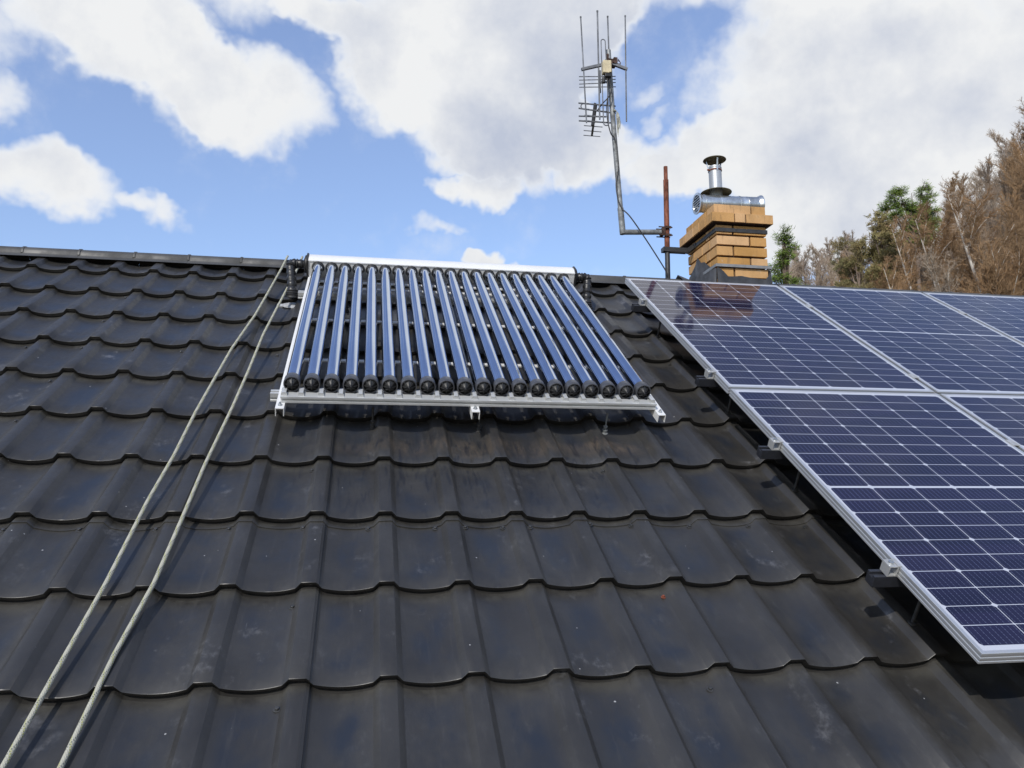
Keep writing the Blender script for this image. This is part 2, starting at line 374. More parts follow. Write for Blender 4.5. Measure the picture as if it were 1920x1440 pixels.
# ------------------------------------------------------------------ geometry helpers
A = R(33)
CA, SA = math.cos(A), math.sin(A)
def RW(x, y, n): return Vector((x, y * CA - n * SA, y * SA + n * CA))   # roof coordinates -> world
BASE = {}
class MB:
    def __init__(s): s.v = []; s.f = []; s.uv = None
    def add(s, vs, fs):
        o = len(s.v); s.v += [tuple(p) for p in vs]; s.f += [tuple(i + o for i in f) for f in fs]
    def box(s, a, b_):
        x0, y0, z0 = a; x1, y1, z1 = b_
        s.add([(x0, y0, z0), (x1, y0, z0), (x1, y1, z0), (x0, y1, z0), (x0, y0, z1), (x1, y0, z1), (x1, y1, z1), (x0, y1, z1)],
              [(0, 3, 2, 1), (4, 5, 6, 7), (0, 1, 5, 4), (1, 2, 6, 5), (2, 3, 7, 6), (3, 0, 4, 7)])
    def obox(s, p, q, w, h, up=(0, 0, 1)):      # bar of w x h from p to q
        p, q, up = Vector(p), Vector(q), Vector(up)
        d = (q - p).normalized(); sd_ = d.cross(up).normalized(); u = sd_.cross(d).normalized()
        vs = []
        for c in (p, q):
            for a_, b__ in ((-1, -1), (1, -1), (1, 1), (-1, 1)): vs.append(c + sd_ * a_ * w / 2 + u * b__ * h / 2)
        s.add(vs, [(0, 1, 2, 3), (7, 6, 5, 4), (0, 4, 5, 1), (1, 5, 6, 2), (2, 6, 7, 3), (3, 7, 4, 0)])
    def extrude(s, prof, x0, x1, axis=0, caps=True):   # closed 2-D profile swept along an axis
        n = len(prof); vs = []
        for x in (x0, x1):
            for a_, b__ in prof:
                vs.append((x, a_, b__) if axis == 0 else ((a_, x, b__) if axis == 1 else (a_, b__, x)))
        fs = [(i, (i + 1) % n, (i + 1) % n + n, i + n) for i in range(n)]
        if caps: fs += [tuple(range(n))[::-1], tuple(range(n, 2 * n))]
        s.add(vs, fs)
    def lathe(s, p, d, prof, seg=20, cap0=True, cap1=True):   # prof = [(t, r)]
        p, d = Vector(p), Vector(d).normalized()
        a_ = d.orthogonal().normalized(); b__ = d.cross(a_)
        vs = []; fs = []
        for t, r in prof:
            for k in range(seg):
                th = 2 * math.pi * k / seg
                vs.append(p + d * t + (a_ * math.cos(th) + b__ * math.sin(th)) * r)
        for j in range(len(prof) - 1):
            for k in range(seg):
                fs.append((j * seg + k, j * seg + (k + 1) % seg, (j + 1) * seg + (k + 1) % seg, (j + 1) * seg + k))
        if cap0: fs.append(tuple(range(seg))[::-1])
        if cap1: fs.append(tuple((len(prof) - 1) * seg + k for k in range(seg)))
        s.add(vs, fs)
    def tube(s, pts, r, seg=8, caps=True, uv=False):
        pts = [Vector(p) for p in pts]; n = len(pts)
        rs = r if isinstance(r, (list, tuple)) else [r] * n
        a_ = None; vs = []; fs = []; L = 0; Ls = []
        for i, p in enumerate(pts):
            t = (pts[min(i + 1, n - 1)] - pts[max(i - 1, 0)]).normalized()
            if a_ is None: a_ = t.orthogonal().normalized()
            else: a_ = (a_ - t * a_.dot(t)).normalized()
            b__ = t.cross(a_)
            if i: L += (p - pts[i - 1]).length
            Ls.append(L)
            for k in range(seg):
                th = 2 * math.pi * k / seg
                vs.append(p + (a_ * math.cos(th) + b__ * math.sin(th)) * rs[i])
        for i in range(n - 1):
            for k in range(seg):
                fs.append((i * seg + k, i * seg + (k + 1) % seg, (i + 1) * seg + (k + 1) % seg, (i + 1) * seg + k))
        if uv:
            s.uv = [[(k / seg, Ls[i]), ((k + 1) / seg, Ls[i]), ((k + 1) / seg, Ls[i + 1]), (k / seg, Ls[i + 1])] for i in range(n - 1) for k in range(seg)]
        elif caps: fs += [tuple(range(seg))[::-1], tuple((n - 1) * seg + k for k in range(seg))]
        s.add(vs, fs)
    def build(s, name, material, parent=None, smooth=False, bevel=0, base=None):
        b0 = Vector(base) if base is not None else (BASE.get(parent.name, Vector((0, 0, 0))) if parent is not None else Vector((0, 0, 0)))
        me = bpy.data.meshes.new(name)
        me.from_pydata([tuple(Vector(v) - b0) for v in s.v], [], s.f)
        if s.uv:
            ul = me.uv_layers.new(name='UVMap')
            i = 0
            for q in s.uv:
                for c in q: ul.data[i].uv = c; i += 1
        me.materials.append(material)
        if smooth:
            for p in me.polygons: p.use_smooth = True
            me.set_sharp_from_angle(angle=R(38))
        me.update()
        o = bpy.data.objects.new(name, me); col.objects.link(o)
        if parent is not None: o.parent = parent; BASE[o.name] = b0
        if bevel:
            bv = o.modifiers.new('bevel', 'BEVEL'); bv.width = bevel; bv.segments = 2; bv.limit_method = 'ANGLE'
        return o

def tag(o, label, cat, group=None):
    o['label'] = label; o['category'] = cat
    if group: o['group'] = group
    return o
def thing(name, label, cat, base, roof=False, group=None):
    """Empty at the base of a thing; children verts are given in roof coords (roof=True) or world coords"""
    o = bpy.data.objects.new(name, None); col.objects.link(o)
    o.empty_display_size = .1
    if roof: o.location = RW(*base); o.rotation_euler = (A, 0, 0)
    else: o.location = base
    tag(o, label, cat, group)
    BASE[o.name] = Vector(base)
    return o
def lone(mb, name, material, label, cat, base, roof=False, group=None, smooth=True):
    o = mb.build(name, material, None, smooth, base=base)
    if roof: o.location = RW(*base); o.rotation_euler = (A, 0, 0)
    else: o.location = base
    return tag(o, label, cat, group)
def copy_tree(o, parent=None):
    c = o.copy(); col.objects.link(c); c.parent = parent
    if parent is None: pass
    for ch in list(o.children): copy_tree(ch, c)
    return c

# ------------------------------------------------------------------ roof surface
STEP = .026
PROFX = [0, .0218, .0230, .0392, .0412, .0560, .072, .088, .104, WAVE / 2]
def prof_n(x):
    x = abs((x + WAVE / 2) % WAVE - WAVE / 2)
    if x < .0225: return 0.0
    if x < .040:
        t = (x - .0225) / .0175
        return -.021 * t
    t = (x - .040) / (WAVE / 2 - .040)
    return -.021 - .012 * (1 - (1 - t) ** 2)
def roof_n(x, y):
    f = (y / PITCH) % 1.0
    return prof_n(x) - STEP * f
X0, X1, Y0, Y1 = -5.22, 8.3, -1.6, 3.86
SEAM = -WAVE + .030
xs_ = []
k = math.floor(X0 / WAVE)
while k * WAVE < X1 + WAVE:
    c = k * WAVE
    for p in PROFX[::-1][:-1]: xs_.append(c - p)
    xs_.append(c)
    for p in PROFX[1:-1]: xs_.append(c + p)
    k += 1
xs_ = sorted(set(round(x, 5) for x in xs_ if X0 <= x <= X1))
ys_ = []                       # (y, extra n)
r0, r1 = math.floor(Y0 / PITCH), math.ceil(Y1 / PITCH)
for r in range(r0, r1):
    y = r * PITCH
    ys_ += [(y + .0150, -STEP - .0010), (y, -.0016), (y + .0022, -.0001), (y + .10, -.25 * STEP), (y + .20, -.5 * STEP), (y + .33, -.825 * STEP), (y + .385, -.965 * STEP)]
ys_ = [q for q in ys_ if Y0 <= q[0] <= Y1]
rs = random.Random(4)
wob = {}
def sheet_off(x, y):
    o = 0.0
    if x < SEAM: o += .0014
    return o
mb = MB()
nx = len(xs_)
for y, e in ys_:
    for x in xs_:
        mb.v.append((x, y, prof_n(x) + e + sheet_off(x, y) + .0007 * math.sin(3.1 * x + 5.0 * y) ))
for j in range(len(ys_) - 1):
    for i in range(nx - 1):
        mb.f.append((j * nx + i, j * nx + i + 1, (j + 1) * nx + i + 1, (j + 1) * nx + i))
house = bpy.data.objects.new("house", None); col.objects.link(house)
tag(house, "house with dark grey metal tile roof seen from its lower edge", "house")
BASE["house"] = Vector((0, 0, 0))
roof = mb.build("roof", m_tile, house, smooth=True)
roof.rotation_euler = (A, 0, 0)
BASE[roof.name] = Vector((0, 0, 0))
APEX = RW(0, 3.87, 0)
# back slope: the same sheet turned round the ridge
back_roof = roof.copy(); back_roof.name = "roof"; col.objects.link(back_roof); back_roof.parent = house
back_roof.matrix_local = Matrix.Translation((X0 + X1, 2 * APEX.y, 0)) @ Matrix.Rotation(math.pi, 4, 'Z') @ Matrix.Rotation(A, 4, 'X')

# lap of the lower sheets just under one of the steps, running across the roof
mb = MB()
ly = 2 * PITCH - .034
xx = [x for x in xs_ if x > -1.45]
vs = []; fs = []
for x in xx:
    n = prof_n(x) - STEP * ((ly / PITCH) % 1) + sheet_off(x, 0)
    w_ = .002 * math.sin(9 * x) + .0015 * math.sin(31 * x)
    vs += [(x, ly + w_, n - .001), (x, ly + w_, n + .0046), (x, ly + .004 + w_, n + .0048), (x, ly + .034, n - .0006)]
for i in range(len(xx) - 1):
    for k in range(3): fs.append((4 * i + k, 4 * i + 4 + k, 4 * i + 5 + k, 4 * i + 1 + k))
mb.add(vs, fs)
mb.build("sheet_lap", m_tile, roof, True)
# side lap (vertical seam)
mb = MB()
vs = []; fs = []
for y, e in ys_:
    x = SEAM; n = prof_n(x) + e
    vs += [(x - .010, y, prof_n(x - .010) + e + .0016), (x + .0005, y, n + .0034), (x + .0012, y, n + .0005), (x + .0012, y, n - .002)]
for i in range(len(ys_) - 1):
    for k in range(3): fs.append((4 * i + k, 4 * i + 1 + k, 4 * i + 5 + k, 4 * i + 4 + k))
mb.add(vs, fs)
mb.build("side_lap", m_tile, roof, True)

# screws (roof x, y)
SCREWS = [(-0.281, 0.337, 0), (-0.284, -0.061, 0), (0.896, 0.348, 1), (0.899, -0.057, 0), (-0.278, 1.149, 0), (0.903, 1.158, 0), (-0.059, 0.755, 0), (0.177, 0.756, 0), (0.284, 0.755, 0), (0.421, 0.753, 0), (0.521, 0.752, 0), (0.746, 0.756, 0), (0.906, 0.755, 0), (1.135, 0.752, 0), (1.373, 0.75, 0), (1.606, 0.743, 0), (-1.233, 0.756, 0), (-1.004, 0.76, 0), (-0.764, 0.757, 0), (-0.528, 0.757, 0), (-0.282, 0.758, 0), (-1.727, 2.338, 0), (-1.474, 2.346, 0), (-1.232, 2.338, 0), (-1.004, 2.336, 0), (-0.532, 2.324, 0), (-1.465, 3.528, 0), (-1.474, 3.139, 0), (-1.484, 2.739, 0), (-1.487, 1.949, 0), (-1.482, 1.543, 0), (1.665, 1.667, 0), (1.609, 2.363, 0), (-0.777, 2.333, 0)]
def screw_mesh(x, y, mb_):
    n = roof_n(x, y) + .001
    mb_.lathe((x, y, n), (0, 0, 1), [(0, .0105), (.0025, .0105), (.0030, .0090)], 12, False, True)
    mb_.lathe((x, y, n + .002), (0, 0, 1), [(0, .0060), (.0060, .0060), (.0068, .0052)], 6, False, True)
for x, y, rusty in SCREWS:
    q = MB(); screw_mesh(x, y, q)
    if rusty: q.v = [(x + (a - x) * .75, y + (b2 - y) * .75, c) for a, b2, c in q.v]
    so = q.build("screw", m_rustscrew if rusty else m_screw, roof)
    if rusty: so['label'] = "screw with an orange rusty head"

# ridge cap with collars
def cap_prof(r, h, drop=.0):
    out = []
    for k in range(15):
        t = math.pi * k / 14
        out.append((-math.cos(t) * r, math.sin(t) ** .75 * h if 0 < k < 14 else 0.0))
    return out
def ridge_seg(x0, x1, r, h, name):
    m_ = MB(); pr = cap_prof(r, h); zz = APEX.z - .028; vs = []; fs = []
    full = [(-r - .030, -.030)] + [(-r - .002, -.008)] + pr + [(r + .002, -.008)] + [(r + .030, -.030)]
    n = len(full)
    for x in (x0, x0 + .003, x1 - .003, x1):
        s_ = 1.0 if x in (x0 + .003, x1 - .003) else .985
        for a_, b__ in full: vs.append((x, APEX.y + a_ * s_, zz + b__ * s_))
    for j in range(3):
        for i in range(n - 1): fs.append((j * n + i, j * n + i + 1, (j + 1) * n + i + 1, (j + 1) * n + i))
    m_.add(vs, fs)
    return m_.build(name, m_ridge, house, True)
jx = [-5.22 + .335 * k for k in range(41)]
off = (-2.26 - -5.22) % .335
jx = [-5.22 + off - .335 + .335 * k for k in range(42)]
for k in range(len(jx) - 1):
    a_, b__ = max(X0, jx[k]), min(X1, jx[k + 1])
    if b__ - a_ < .05 or (a_ > 2.28 and b__ < 2.70) : continue
    cap = ridge_seg(a_, b__, .064 + .0015 * (k % 2), .050 + .001 * (k % 2), "ridge_cap")
    m_ = MB(); pr = [(a * 1.09, b2 * 1.10) for a, b2 in cap_prof(.064, .050)]
    vs = []; fs = []; n = len(pr)
    for dx_, s_ in ((-.010, .93), (-.006, 1.0), (.006, 1.0), (.010, .93)):
        for a, b2 in pr: vs.append((a_ + dx_, APEX.y + a * s_, APEX.z - .028 + b2 * s_))
    for j in range(3):
        for i in range(n - 1): fs.append((j * n + i, j * n + i + 1, (j + 1) * n + i + 1, (j + 1) * n + i))
    m_.add(vs, fs); m_.build("joint_collar", m_ridge, cap, True)

# walls under the roof
eave = RW(0, Y0 + .25, -.12)
mb = MB()
ya, yb = eave.y + .25, 2 * APEX.y - eave.y - .25
pr = [(ya, -4.5), (yb, -4.5), (yb, eave.z + .05), (APEX.y, APEX.z - .22), (ya, eave.z + .05)]
mb.extrude(pr, X0 + .3, X1 - .3, 0)
mb.build("wall", m_plaster, house)

# ------------------------------------------------------------------ chimney (part of the house)
CX0, CX1, CY0, CY1 = 2.298, 2.670, 2.80, 3.308
jt = .0140
mb = MB()
zj = [1.8699 + .0773 * k for k in range(0, 8)]          # joints, last = 2.411
rb = random.Random(8)
def brick(m_, a_, b__):
    j = lambda: rb.uniform(-.0012, .0012)
    m_.box((a_[0] + j(), a_[1] + j(), a_[2] + j()), (b__[0] + j(), b__[1] + j(), b__[2] + j()))
inset = .018
core = MB()
core.box((CX0 + inset, CY0 + inset, 1.7), (CX1 - inset, CY1 - inset, 2.41))
for k in range(7):
    z0, z1 = zj[k] + jt / 2, zj[k + 1] - jt / 2
    longfirst = (k % 2 == 1)
    wd = .115
    # front and back faces: a stretcher and a header, swapped each course
    sp = CX0 + (.247 if longfirst else .122)
    for (ya_, yb_) in ((CY0, CY0 + wd), (CY1 - wd, CY1)):
        brick(mb, (CX0, ya_, z0), (sp - jt / 2, yb_, z1))
        brick(mb, (sp + jt / 2, ya_, z0), (CX1, yb_, z1))
    # sides
    cuts = [CY0 + wd, CY0 + wd + (.13 if longfirst else .07), CY1 - wd]
    for xa, xb in ((CX0, CX0 + wd), (CX1 - wd, CX1)):
        for c0, c1 in zip(cuts[:-1], cuts[1:]):
            brick(mb, (xa, c0 + jt * .8, z0), (xb, c1 - jt * .2, z1))
chim = mb.build("chimney", m_brick, house, bevel=.0015)
chim['label'] = "ochre brick chimney with stepped crown and dark joints"
core.build("mortar", m_mortar, chim)
mb = MB()
def course(m_, x0, x1, y0, y1, z0, z1, nfx, nfy):
    xs2 = [x0 + (x1 - x0) * t for t in nfx]; ys2 = [y0 + (y1 - y0) * t for t in nfy]
    for a_, b__ in zip(xs2[:-1], xs2[1:]):
        for q0, q1 in ((y0, y0 + .12), (y1 - .12, y1)):
            brick(m_, (a_ + (.004 if a_ > x0 else 0), q0, z0), (b__ - (.004 if b__ < x1 else 0), q1, z1))
    for a_, b__ in zip(ys2[:-1], ys2[1:]):
        a2, b2 = max(a_, y0 + .1205), min(b__, y1 - .1205)
        if b2 - a2 < .01: continue
        for q0, q1 in ((x0, x0 + .12), (x1 - .12, x1)):
            brick(m_, (q0, a2 + .003, z0), (q1, b2 - .003, z1))
course(mb, 2.250, 2.706, 2.755, 3.353, 2.414, 2.480, (0, .37, .55, 1), (0, .38, .56, 1))
course(mb, 2.283, 2.665, 2.785, 3.295, 2.4815, 2.548, (0, .72, 1), (0, .3, .75, 1))
crown = mb.build("crown", m_brick, chim, bevel=.0015)
mb = MB(); mb.box((2.262, 2.767, 2.4105), (2.694, 3.341, 2.4775)); mb.box((2.295, 2.797, 2.478), (2.653, 3.283, 2.541))
mb.build("crown_mortar", m_mortar, chim)
# tension band round the shaft under the crown and the clamp strap over the flashing
def band(m_, z0, z1, o, thick=.004, zoff=0):
    x0, x1, y0, y1 = CX0 - o, CX1 + o, CY0 - o, CY1 + o
    t = thick
    m_.box((x0, y0, z0), (x1, y0 + t, z1)); m_.box((x0, y1 - t, z0), (x1, y1, z1))
    m_.box((x0, y0 + t + .0003, z0), (x0 + t, y1 - t - .0003, z1)); m_.box((x1 - t, y0 + t + .0003, z0), (x1, y1 - t - .0003, z1))
mb = MB(); band(mb, 2.354, 2.382, .008, .006); mb.build("tension_band", m_darkmetal, chim, bevel=.001)
# flashing: dark sheet dressed up the brickwork, follows both slopes
mb = MB()
def slope_z(y): return APEX.z - abs(y - APEX.y) * math.tan(A)
# front apron
o = .012
fx_ = [CX0 - o + (CX1 - CX0 + 2 * o) * t for t in (0, .12, .2, .3, .45, .6, .75, .9, 1.0)]
ftop = [2.10, 2.065, 2.030, 2.032, 2.038, 2.029, 2.025, 2.021, 2.065]
zb = 1.84
vs = []; fs = []
for x, zt in zip(fx_, ftop):
    vs += [(x, CY0 - o, zt), (x, CY0 - o, zb), (x, CY0 - o - .12, slope_z(CY0 - .132) + .012)]
for i in range(len(fx_) - 1):
    for k in range(2): fs.append((3 * i + k, 3 * i + 1 + k, 3 * i + 4 + k, 3 * i + 3 + k))
mb.add(vs, fs)
for sx_, xx_ in ((-1, CX0 - o), (1, CX1 + o)):
    sy = [CY0 - o, 2.90, 2.99, 3.04, 3.10, 3.15, 3.23, CY1 + o]
    top = [2.085, 2.130, 2.190, 2.200, 2.256, 2.21, 2.16, 2.09]
    vs = []; fs = []
    for y, zt in zip(sy, top):
        bulge = .010 * math.sin(20 * y)
        vs += [(xx_ + sx_ * abs(bulge) * .5, y, zt), (xx_ + sx_ * (.012 + abs(bulge)), y, slope_z(y) + .03), (xx_ + sx_ * .11, y, slope_z(y) + .006 + (.055 if abs(y - APEX.y) < .1 else 0))]
    for i in range(len(sy) - 1):
        for k in range(2): fs.append((3 * i + k, 3 * i + 1 + k, 3 * i + 4 + k, 3 * i + 3 + k))
    mb.add(vs, fs)
fl = mb.build("flashing", m_flash, chim, smooth=True)
sol = fl.modifiers.new('thick', 'SOLIDIFY'); sol.thickness = .003
mb = MB()
# strap: round the front and along both sides, over the flashing
mb.box((CX0 - .022, CY0 - .0205, 2.096), (CX1 + .022, CY0 - .0170, 2.117))
for x0, x1 in ((CX0 - .0225, CX0 - .0190), (CX1 + .0190, CX1 + .0225)):
    mb.box((x0, CY0 - .0168, 2.096), (x1, 3.16, 2.117))
mb.build("flashing_strap", m_lead, chim, bevel=.0008)

# ------------------------------------------------------------------ ventilation duct and flue on the chimney
t = thing("ventilation_duct", "horizontal silver spiral duct with louvred end lying on the chimney", "duct", (2.5, 3.05, 2.549))
axd = Vector((.500, 0, .014)).normalized(); p0 = Vector((2.268, 3.05, 2.652))
mb = MB(); mb.lathe(p0, axd, [(.008, .0645), (.05, .0645), (.052, .067), (.056, .067), (.058, .0645), (.170, .0645), (.173, .0675), (.180, .0675), (.183, .0645), (.322, .0645), (.325, .0675), (.332, .0675), (.335, .0645), (.385, .0645), (.388, .066), (.392, .0645), (.485, .0645)], 36, False, False)
mb.build("duct", m_galv, t, True)
mb = MB(); mb.lathe(p0, axd, [(0, .0620), (0, .0790), (.003, .0800), (.006, .0790), (.022, .0660), (.024, .0650)], 36, False, False)
mb.build("flange", m_galv, t, True)
mb = MB(); mb.lathe(p0, axd, [(.470, .0650), (.488, .0750), (.496, .0785), (.501, .0785), (.502, .074), (.495, .062)], 36, False, True)
mb.build("flange", m_galv, t, True)
mb = MB()
for k in range(6):
    z = -.0475 + .019 * k; hw = math.sqrt(max(0, .0625 ** 2 - z * z))
    mb.obox(p0 + Vector((.004, -hw, z)), p0 + Vector((.004, hw, z)), .006, .0050, (0, 0, 1))
g = mb.build("louvre_grille", m_galv, t)
mb = MB(); mb.lathe(p0 + Vector((.030, 0, 0)), axd, [(0, .0635), (.001, .0635)], 30); mb.build("duct_shade_disc", m_black, t)  # black disc standing in for the shade inside the duct

t = thing("chimney_flue", "upright silver flue pipe with round rain cap above the chimney", "flue", (2.441, 3.085, 2.69))
fxp, fyp = 2.441, 3.085
mb = MB(); mb.lathe((fxp, fyp, 2.690), (0, 0, 1), [(0, .066), (.012, .064), (.030, .050), (.034, .047), (.255, .047), (.257, .049), (.262, .049), (.264, .047), (.272, .047)], 36, False, False)
mb.lathe((fxp, fyp, 2.690), (0, 0, 1), [(.272, .047), (.272, .044), (.10, .044)], 36, False, True)
mb.build("flue_pipe", m_flue, t, True)
mb = MB(); mb.lathe((fxp, fyp, 2.755), (0, 0, 1), [(0, .113), (.003, .114), (.028, .048), (.031, .047)], 40, False, False)
mb.lathe((fxp, fyp, 2.755), (0, 0, 1), [(0, .1125), (.024, .048)], 40, False, False)
mb.build("storm_collar", m_capmetal, t, True)
mb = MB(); mb.lathe((fxp, fyp, 3.012), (0, 0, 1), [(0, .083), (.003, .085), (.006, .083), (.034, .004)], 40, True, True)
mb.build("rain_cap", m_capmetal, t, True)
for th in (R(-95), R(18), R(165)):
    mb = MB(); c, s = math.cos(th), math.sin(th)
    mb.obox((fxp + .049 * c, fyp + .049 * s, 2.920), (fxp + .049 * c, fyp + .049 * s, 2.950), .011, .005, (c, s, 0))
    mb.obox((fxp + .049 * c, fyp + .049 * s, 2.950), (fxp + .062 * c, fyp + .062 * s, 3.014), .011, .005, (c, s, 0))
    mb.build("strut", m_galv, t)
mb = MB(); mb.lathe((fxp, fyp, 2.925), (0, 0, 1), [(0, .0485), (.0, .0505), (.010, .0505), (.010, .0485)], 30, False, False)
mb.obox((fxp - .05, fyp - .01, 2.930), (fxp - .066, fyp - .014, 2.930), .010, .010)
mb.build("hose_clamp", m_rust, t, True)

# ------------------------------------------------------------------ antenna support, mast, antennas
PY = 3.2
t = thing("support_pole", "rusty brown steel pole bracketed to the left side of the chimney", "pole", (2.087, PY, 2.09))
mb = MB(); mb.tube([(2.086, PY, 2.04), (2.090, PY, 2.355)], .0185, 16); mb.build("lower_pole", m_darkmetal, t, True)
mb = MB(); mb.tube([(2.090, PY, 2.3555), (2.098, PY, 2.885)], .0195, 16); mb.tube([(2.098, PY, 2.886), (2.099, PY, 2.990)], .0150, 16); mb.build("upper_pole", m_rust, t, True)
mb = MB()
mb.obox((2.06, PY - .022, 2.338), (2.240, PY - .022, 2.338), .008, .034, (0, 0, 1))
mb.obox((2.06, PY + .022, 2.338), (2.240, PY + .022, 2.338), .008, .034, (0, 0, 1))
mb.obox((2.240, PY - .024, 2.336), (2.288, PY - .024, 2.372), .006, .030, (0, 0, 1))
mb.obox((2.240, PY + .026, 2.336), (2.288, PY + .026, 2.372), .006, .030, (0, 0, 1))
mb.box((2.2845, PY - .06, 2.350), (2.2895, PY + .07, 2.386))
mb.box((2.052, PY - .030, 2.322), (2.060, PY + .030, 2.354))
mb.build("wall_bracket", m_darkmetal, t)
mb = MB()
for z in (2.445, 2.505):
    mb.box((2.070, PY - .034, z - .008), (2.115, PY - .022, z + .008))
    mb.tube([(2.02, PY - .026, z), (2.125, PY - .026, z)], .005, 8)
    mb.tube([(2.02, PY + .026, z), (2.125, PY + .026, z)], .005, 8)
mb.box((2.045, PY - .030, 2.450), (2.070, PY + .030, 2.500))
mb.build("pole_clamp", m_clamp, t)

t = thing("antenna_mast", "grey bent galvanised mast leaning left beside the rusty pole", "mast", (2.05, PY, 2.47))
mb = MB(); mb.tube([(2.055, PY, 2.474), (1.752, PY, 2.456)], .0195, 18); mb.build("horizontal_arm", m_galvdull, t, True)
mb = MB(); mb.tube([(1.750, PY, 2.440), (1.737, PY, 2.640)], .0225, 18); mb.tube([(1.737, PY, 2.641), (1.700, PY, 3.26), (1.673, PY, 3.893)], .0190, 18); mb.build("upright_tube", m_galvdull, t, True)

t = thing("band_antenna", "antenna of four tall upright rods on the mast top", "antenna", (1.68, PY - .03, 3.76))
rods = [((1.451, 4.126), (1.481, 3.271), .0055), ((1.583, 4.189), (1.583, 3.307), .0065), ((1.684, 4.197), (1.692, 3.40), .0060), ((1.803, 4.174), (1.790, 3.308), .0055)]
for i, ((xa, za), (xb, zb_), r_) in enumerate(rods):
    yy = PY - .035 if i != 2 else PY + .03
    mb = MB(); mb.tube([(xa, yy, za), (xb, yy, zb_)], r_, 8); mb.tube([(xa, yy, za), (xa + (xb - xa) * .012, yy, za + (zb_ - za) * .012)], r_ + .0015, 8)
    mb.build("rod", m_rod, t, True)
mb = MB(); mb.obox((1.450, PY - .035, 3.694), (1.655, PY - .035, 3.762), .020, .020); mb.build("boom", m_rod, t)
mb = MB(); mb.obox((1.690, PY - .035, 3.765), (1.808, PY - .035, 3.730), .020, .020); mb.build("boom", m_rod, t)
loop = []
for k in range(13):
    th = math.pi * k / 12; loop.append((1.6185 - .0165 * math.cos(th), PY - .05, 3.930 + .017 * math.sin(th)))
low = []
for k in range(13):
    th = math.pi * k / 12; low.append((1.627 + .0195 * math.cos(th), PY - .05, 3.275 - .0195 * math.sin(th)))
mb = MB(); mb.tube([(1.606, PY - .05, 3.30)] + loop + [(1.640, PY - .05, 3.75)], .0042, 8); mb.tube([(1.645, PY - .05, 3.62)] + low + [(1.606, PY - .05, 3.42)], .0045, 8)
mb.build("folded_dipole", m_rod, t, True)
mb = MB(); mb.box((1.640, PY - .045, 3.760), (1.715, PY - .020, 3.800)); mb.box((1.70, PY - .05, 3.765), (1.728, PY + .03, 3.812))
for z, dx_ in ((3.795, .05), (3.772, .056), (3.755, .05)): mb.tube([(1.70, PY - .03, z), (1.70 + dx_, PY - .04, z - .006)], .0035, 6)
mb.tube([(1.735, PY - .04, 3.805), (1.756, PY - .04, 3.772)], .003, 6)
mb.obox((1.648, PY - .04, 3.74), (1.652, PY - .04, 3.835), .014, .02, (1, 0, 0))
mb.build("mast_clamp", m_clamp, t)

t = thing("amplifier_box", "cream plastic box fixed to the mast below the rod antenna", "box", (1.625, PY - .06, 3.65))
mb = MB(); mb.box((1.602, PY - .095, 3.655), (1.650, PY - .045, 3.755)); mb.build("housing", m_cream, t, bevel=.004)
mb = MB(); mb.box((1.648, PY - .094, 3.662), (1.6655, PY - .048, 3.757)); mb.build("cover", m_cream, t, bevel=.003)
mb = MB(); mb.box((1.618, PY - .09, 3.628), (1.668, PY - .03, 3.6545)); mb.box((1.600, PY - .08, 3.585), (1.622, PY - .05, 3.6275)); mb.build("cable_entry", m_black, t, bevel=.003)

t = thing("yagi_antenna", "antenna with four wide flat rods and a dark boom of short rods", "antenna", (1.66, PY, 3.42))
for xa, za, xb, zb_ in [(1.446, 3.470, 1.735, 3.470), (1.446, 3.428, 1.735, 3.412), (1.446, 3.365, 1.66, 3.378), (1.446, 3.328, 1.70, 3.332)]:
    mb = MB(); mb.tube([(xa, PY + .05, za), (xb, PY + .05, zb_)], .0062, 8); mb.build("reflector_rod", m_rod, t, True)
mb = MB(); mb.obox((1.585, PY + .06, 3.462), (1.735, PY + .70, 3.545), .016, .016); mb.obox((1.55, PY + .052, 3.30), (1.575, PY + .052, 3.48), .018, .014, (0, 1, 0)); mb.build("boom", m_cable, t)
for k in range(6):
    f = .12 + .176 * k; c = Vector((1.585, PY + .06, 3.462)).lerp(Vector((1.735, PY + .70, 3.545)), f)
    mb = MB(); hw = .085 - .0025 * k; mb.tube([c + Vector((-hw, 0, -.004)), c + Vector((hw, 0, -.004))], .0038, 8); mb.build("director_rod", m_rod, t, True)
mb = MB()
lp = []
for k in range(9):
    th = math.pi / 2 + math.pi * k / 8; lp.append((1.500 + .022 * math.cos(th), PY + .1, 3.473 + .022 * math.sin(th)))
mb.tube([(1.69, PY + .1, 3.497)] + lp + [(1.58, PY + .1, 3.451)], .0042, 8); mb.build("dipole_loop", m_rod, t, True)

t = thing("grid_antenna", "antenna of four thin level rods behind the upright rods", "antenna", (1.66, PY + .12, 3.6))
sl = 0
for za, zb_ in ((3.700, 3.730), (3.672, 3.706), (3.640, 3.680), (3.615, 3.645)):
    sc_ = (PY + .12 + 2.293) / (PY + 2.293)
    f = lambda x, z: ((x + .078) * sc_ - .078, PY + .12, (z - .43) * sc_ + .43)
    mb = MB(); mb.tube([f(1.440, za - .045), f(1.725, zb_ - .045)], .0036, 8); mb.build("level_rod", m_rod, t, True)
mb = MB(); mb.obox(f(1.60, 3.54), f(1.604, 3.72), .014, .014); mb.obox(f(1.602, 3.63), (1.68, PY + .015, 3.64), .014, .014); mb.build("upright_bar", m_rod, t)

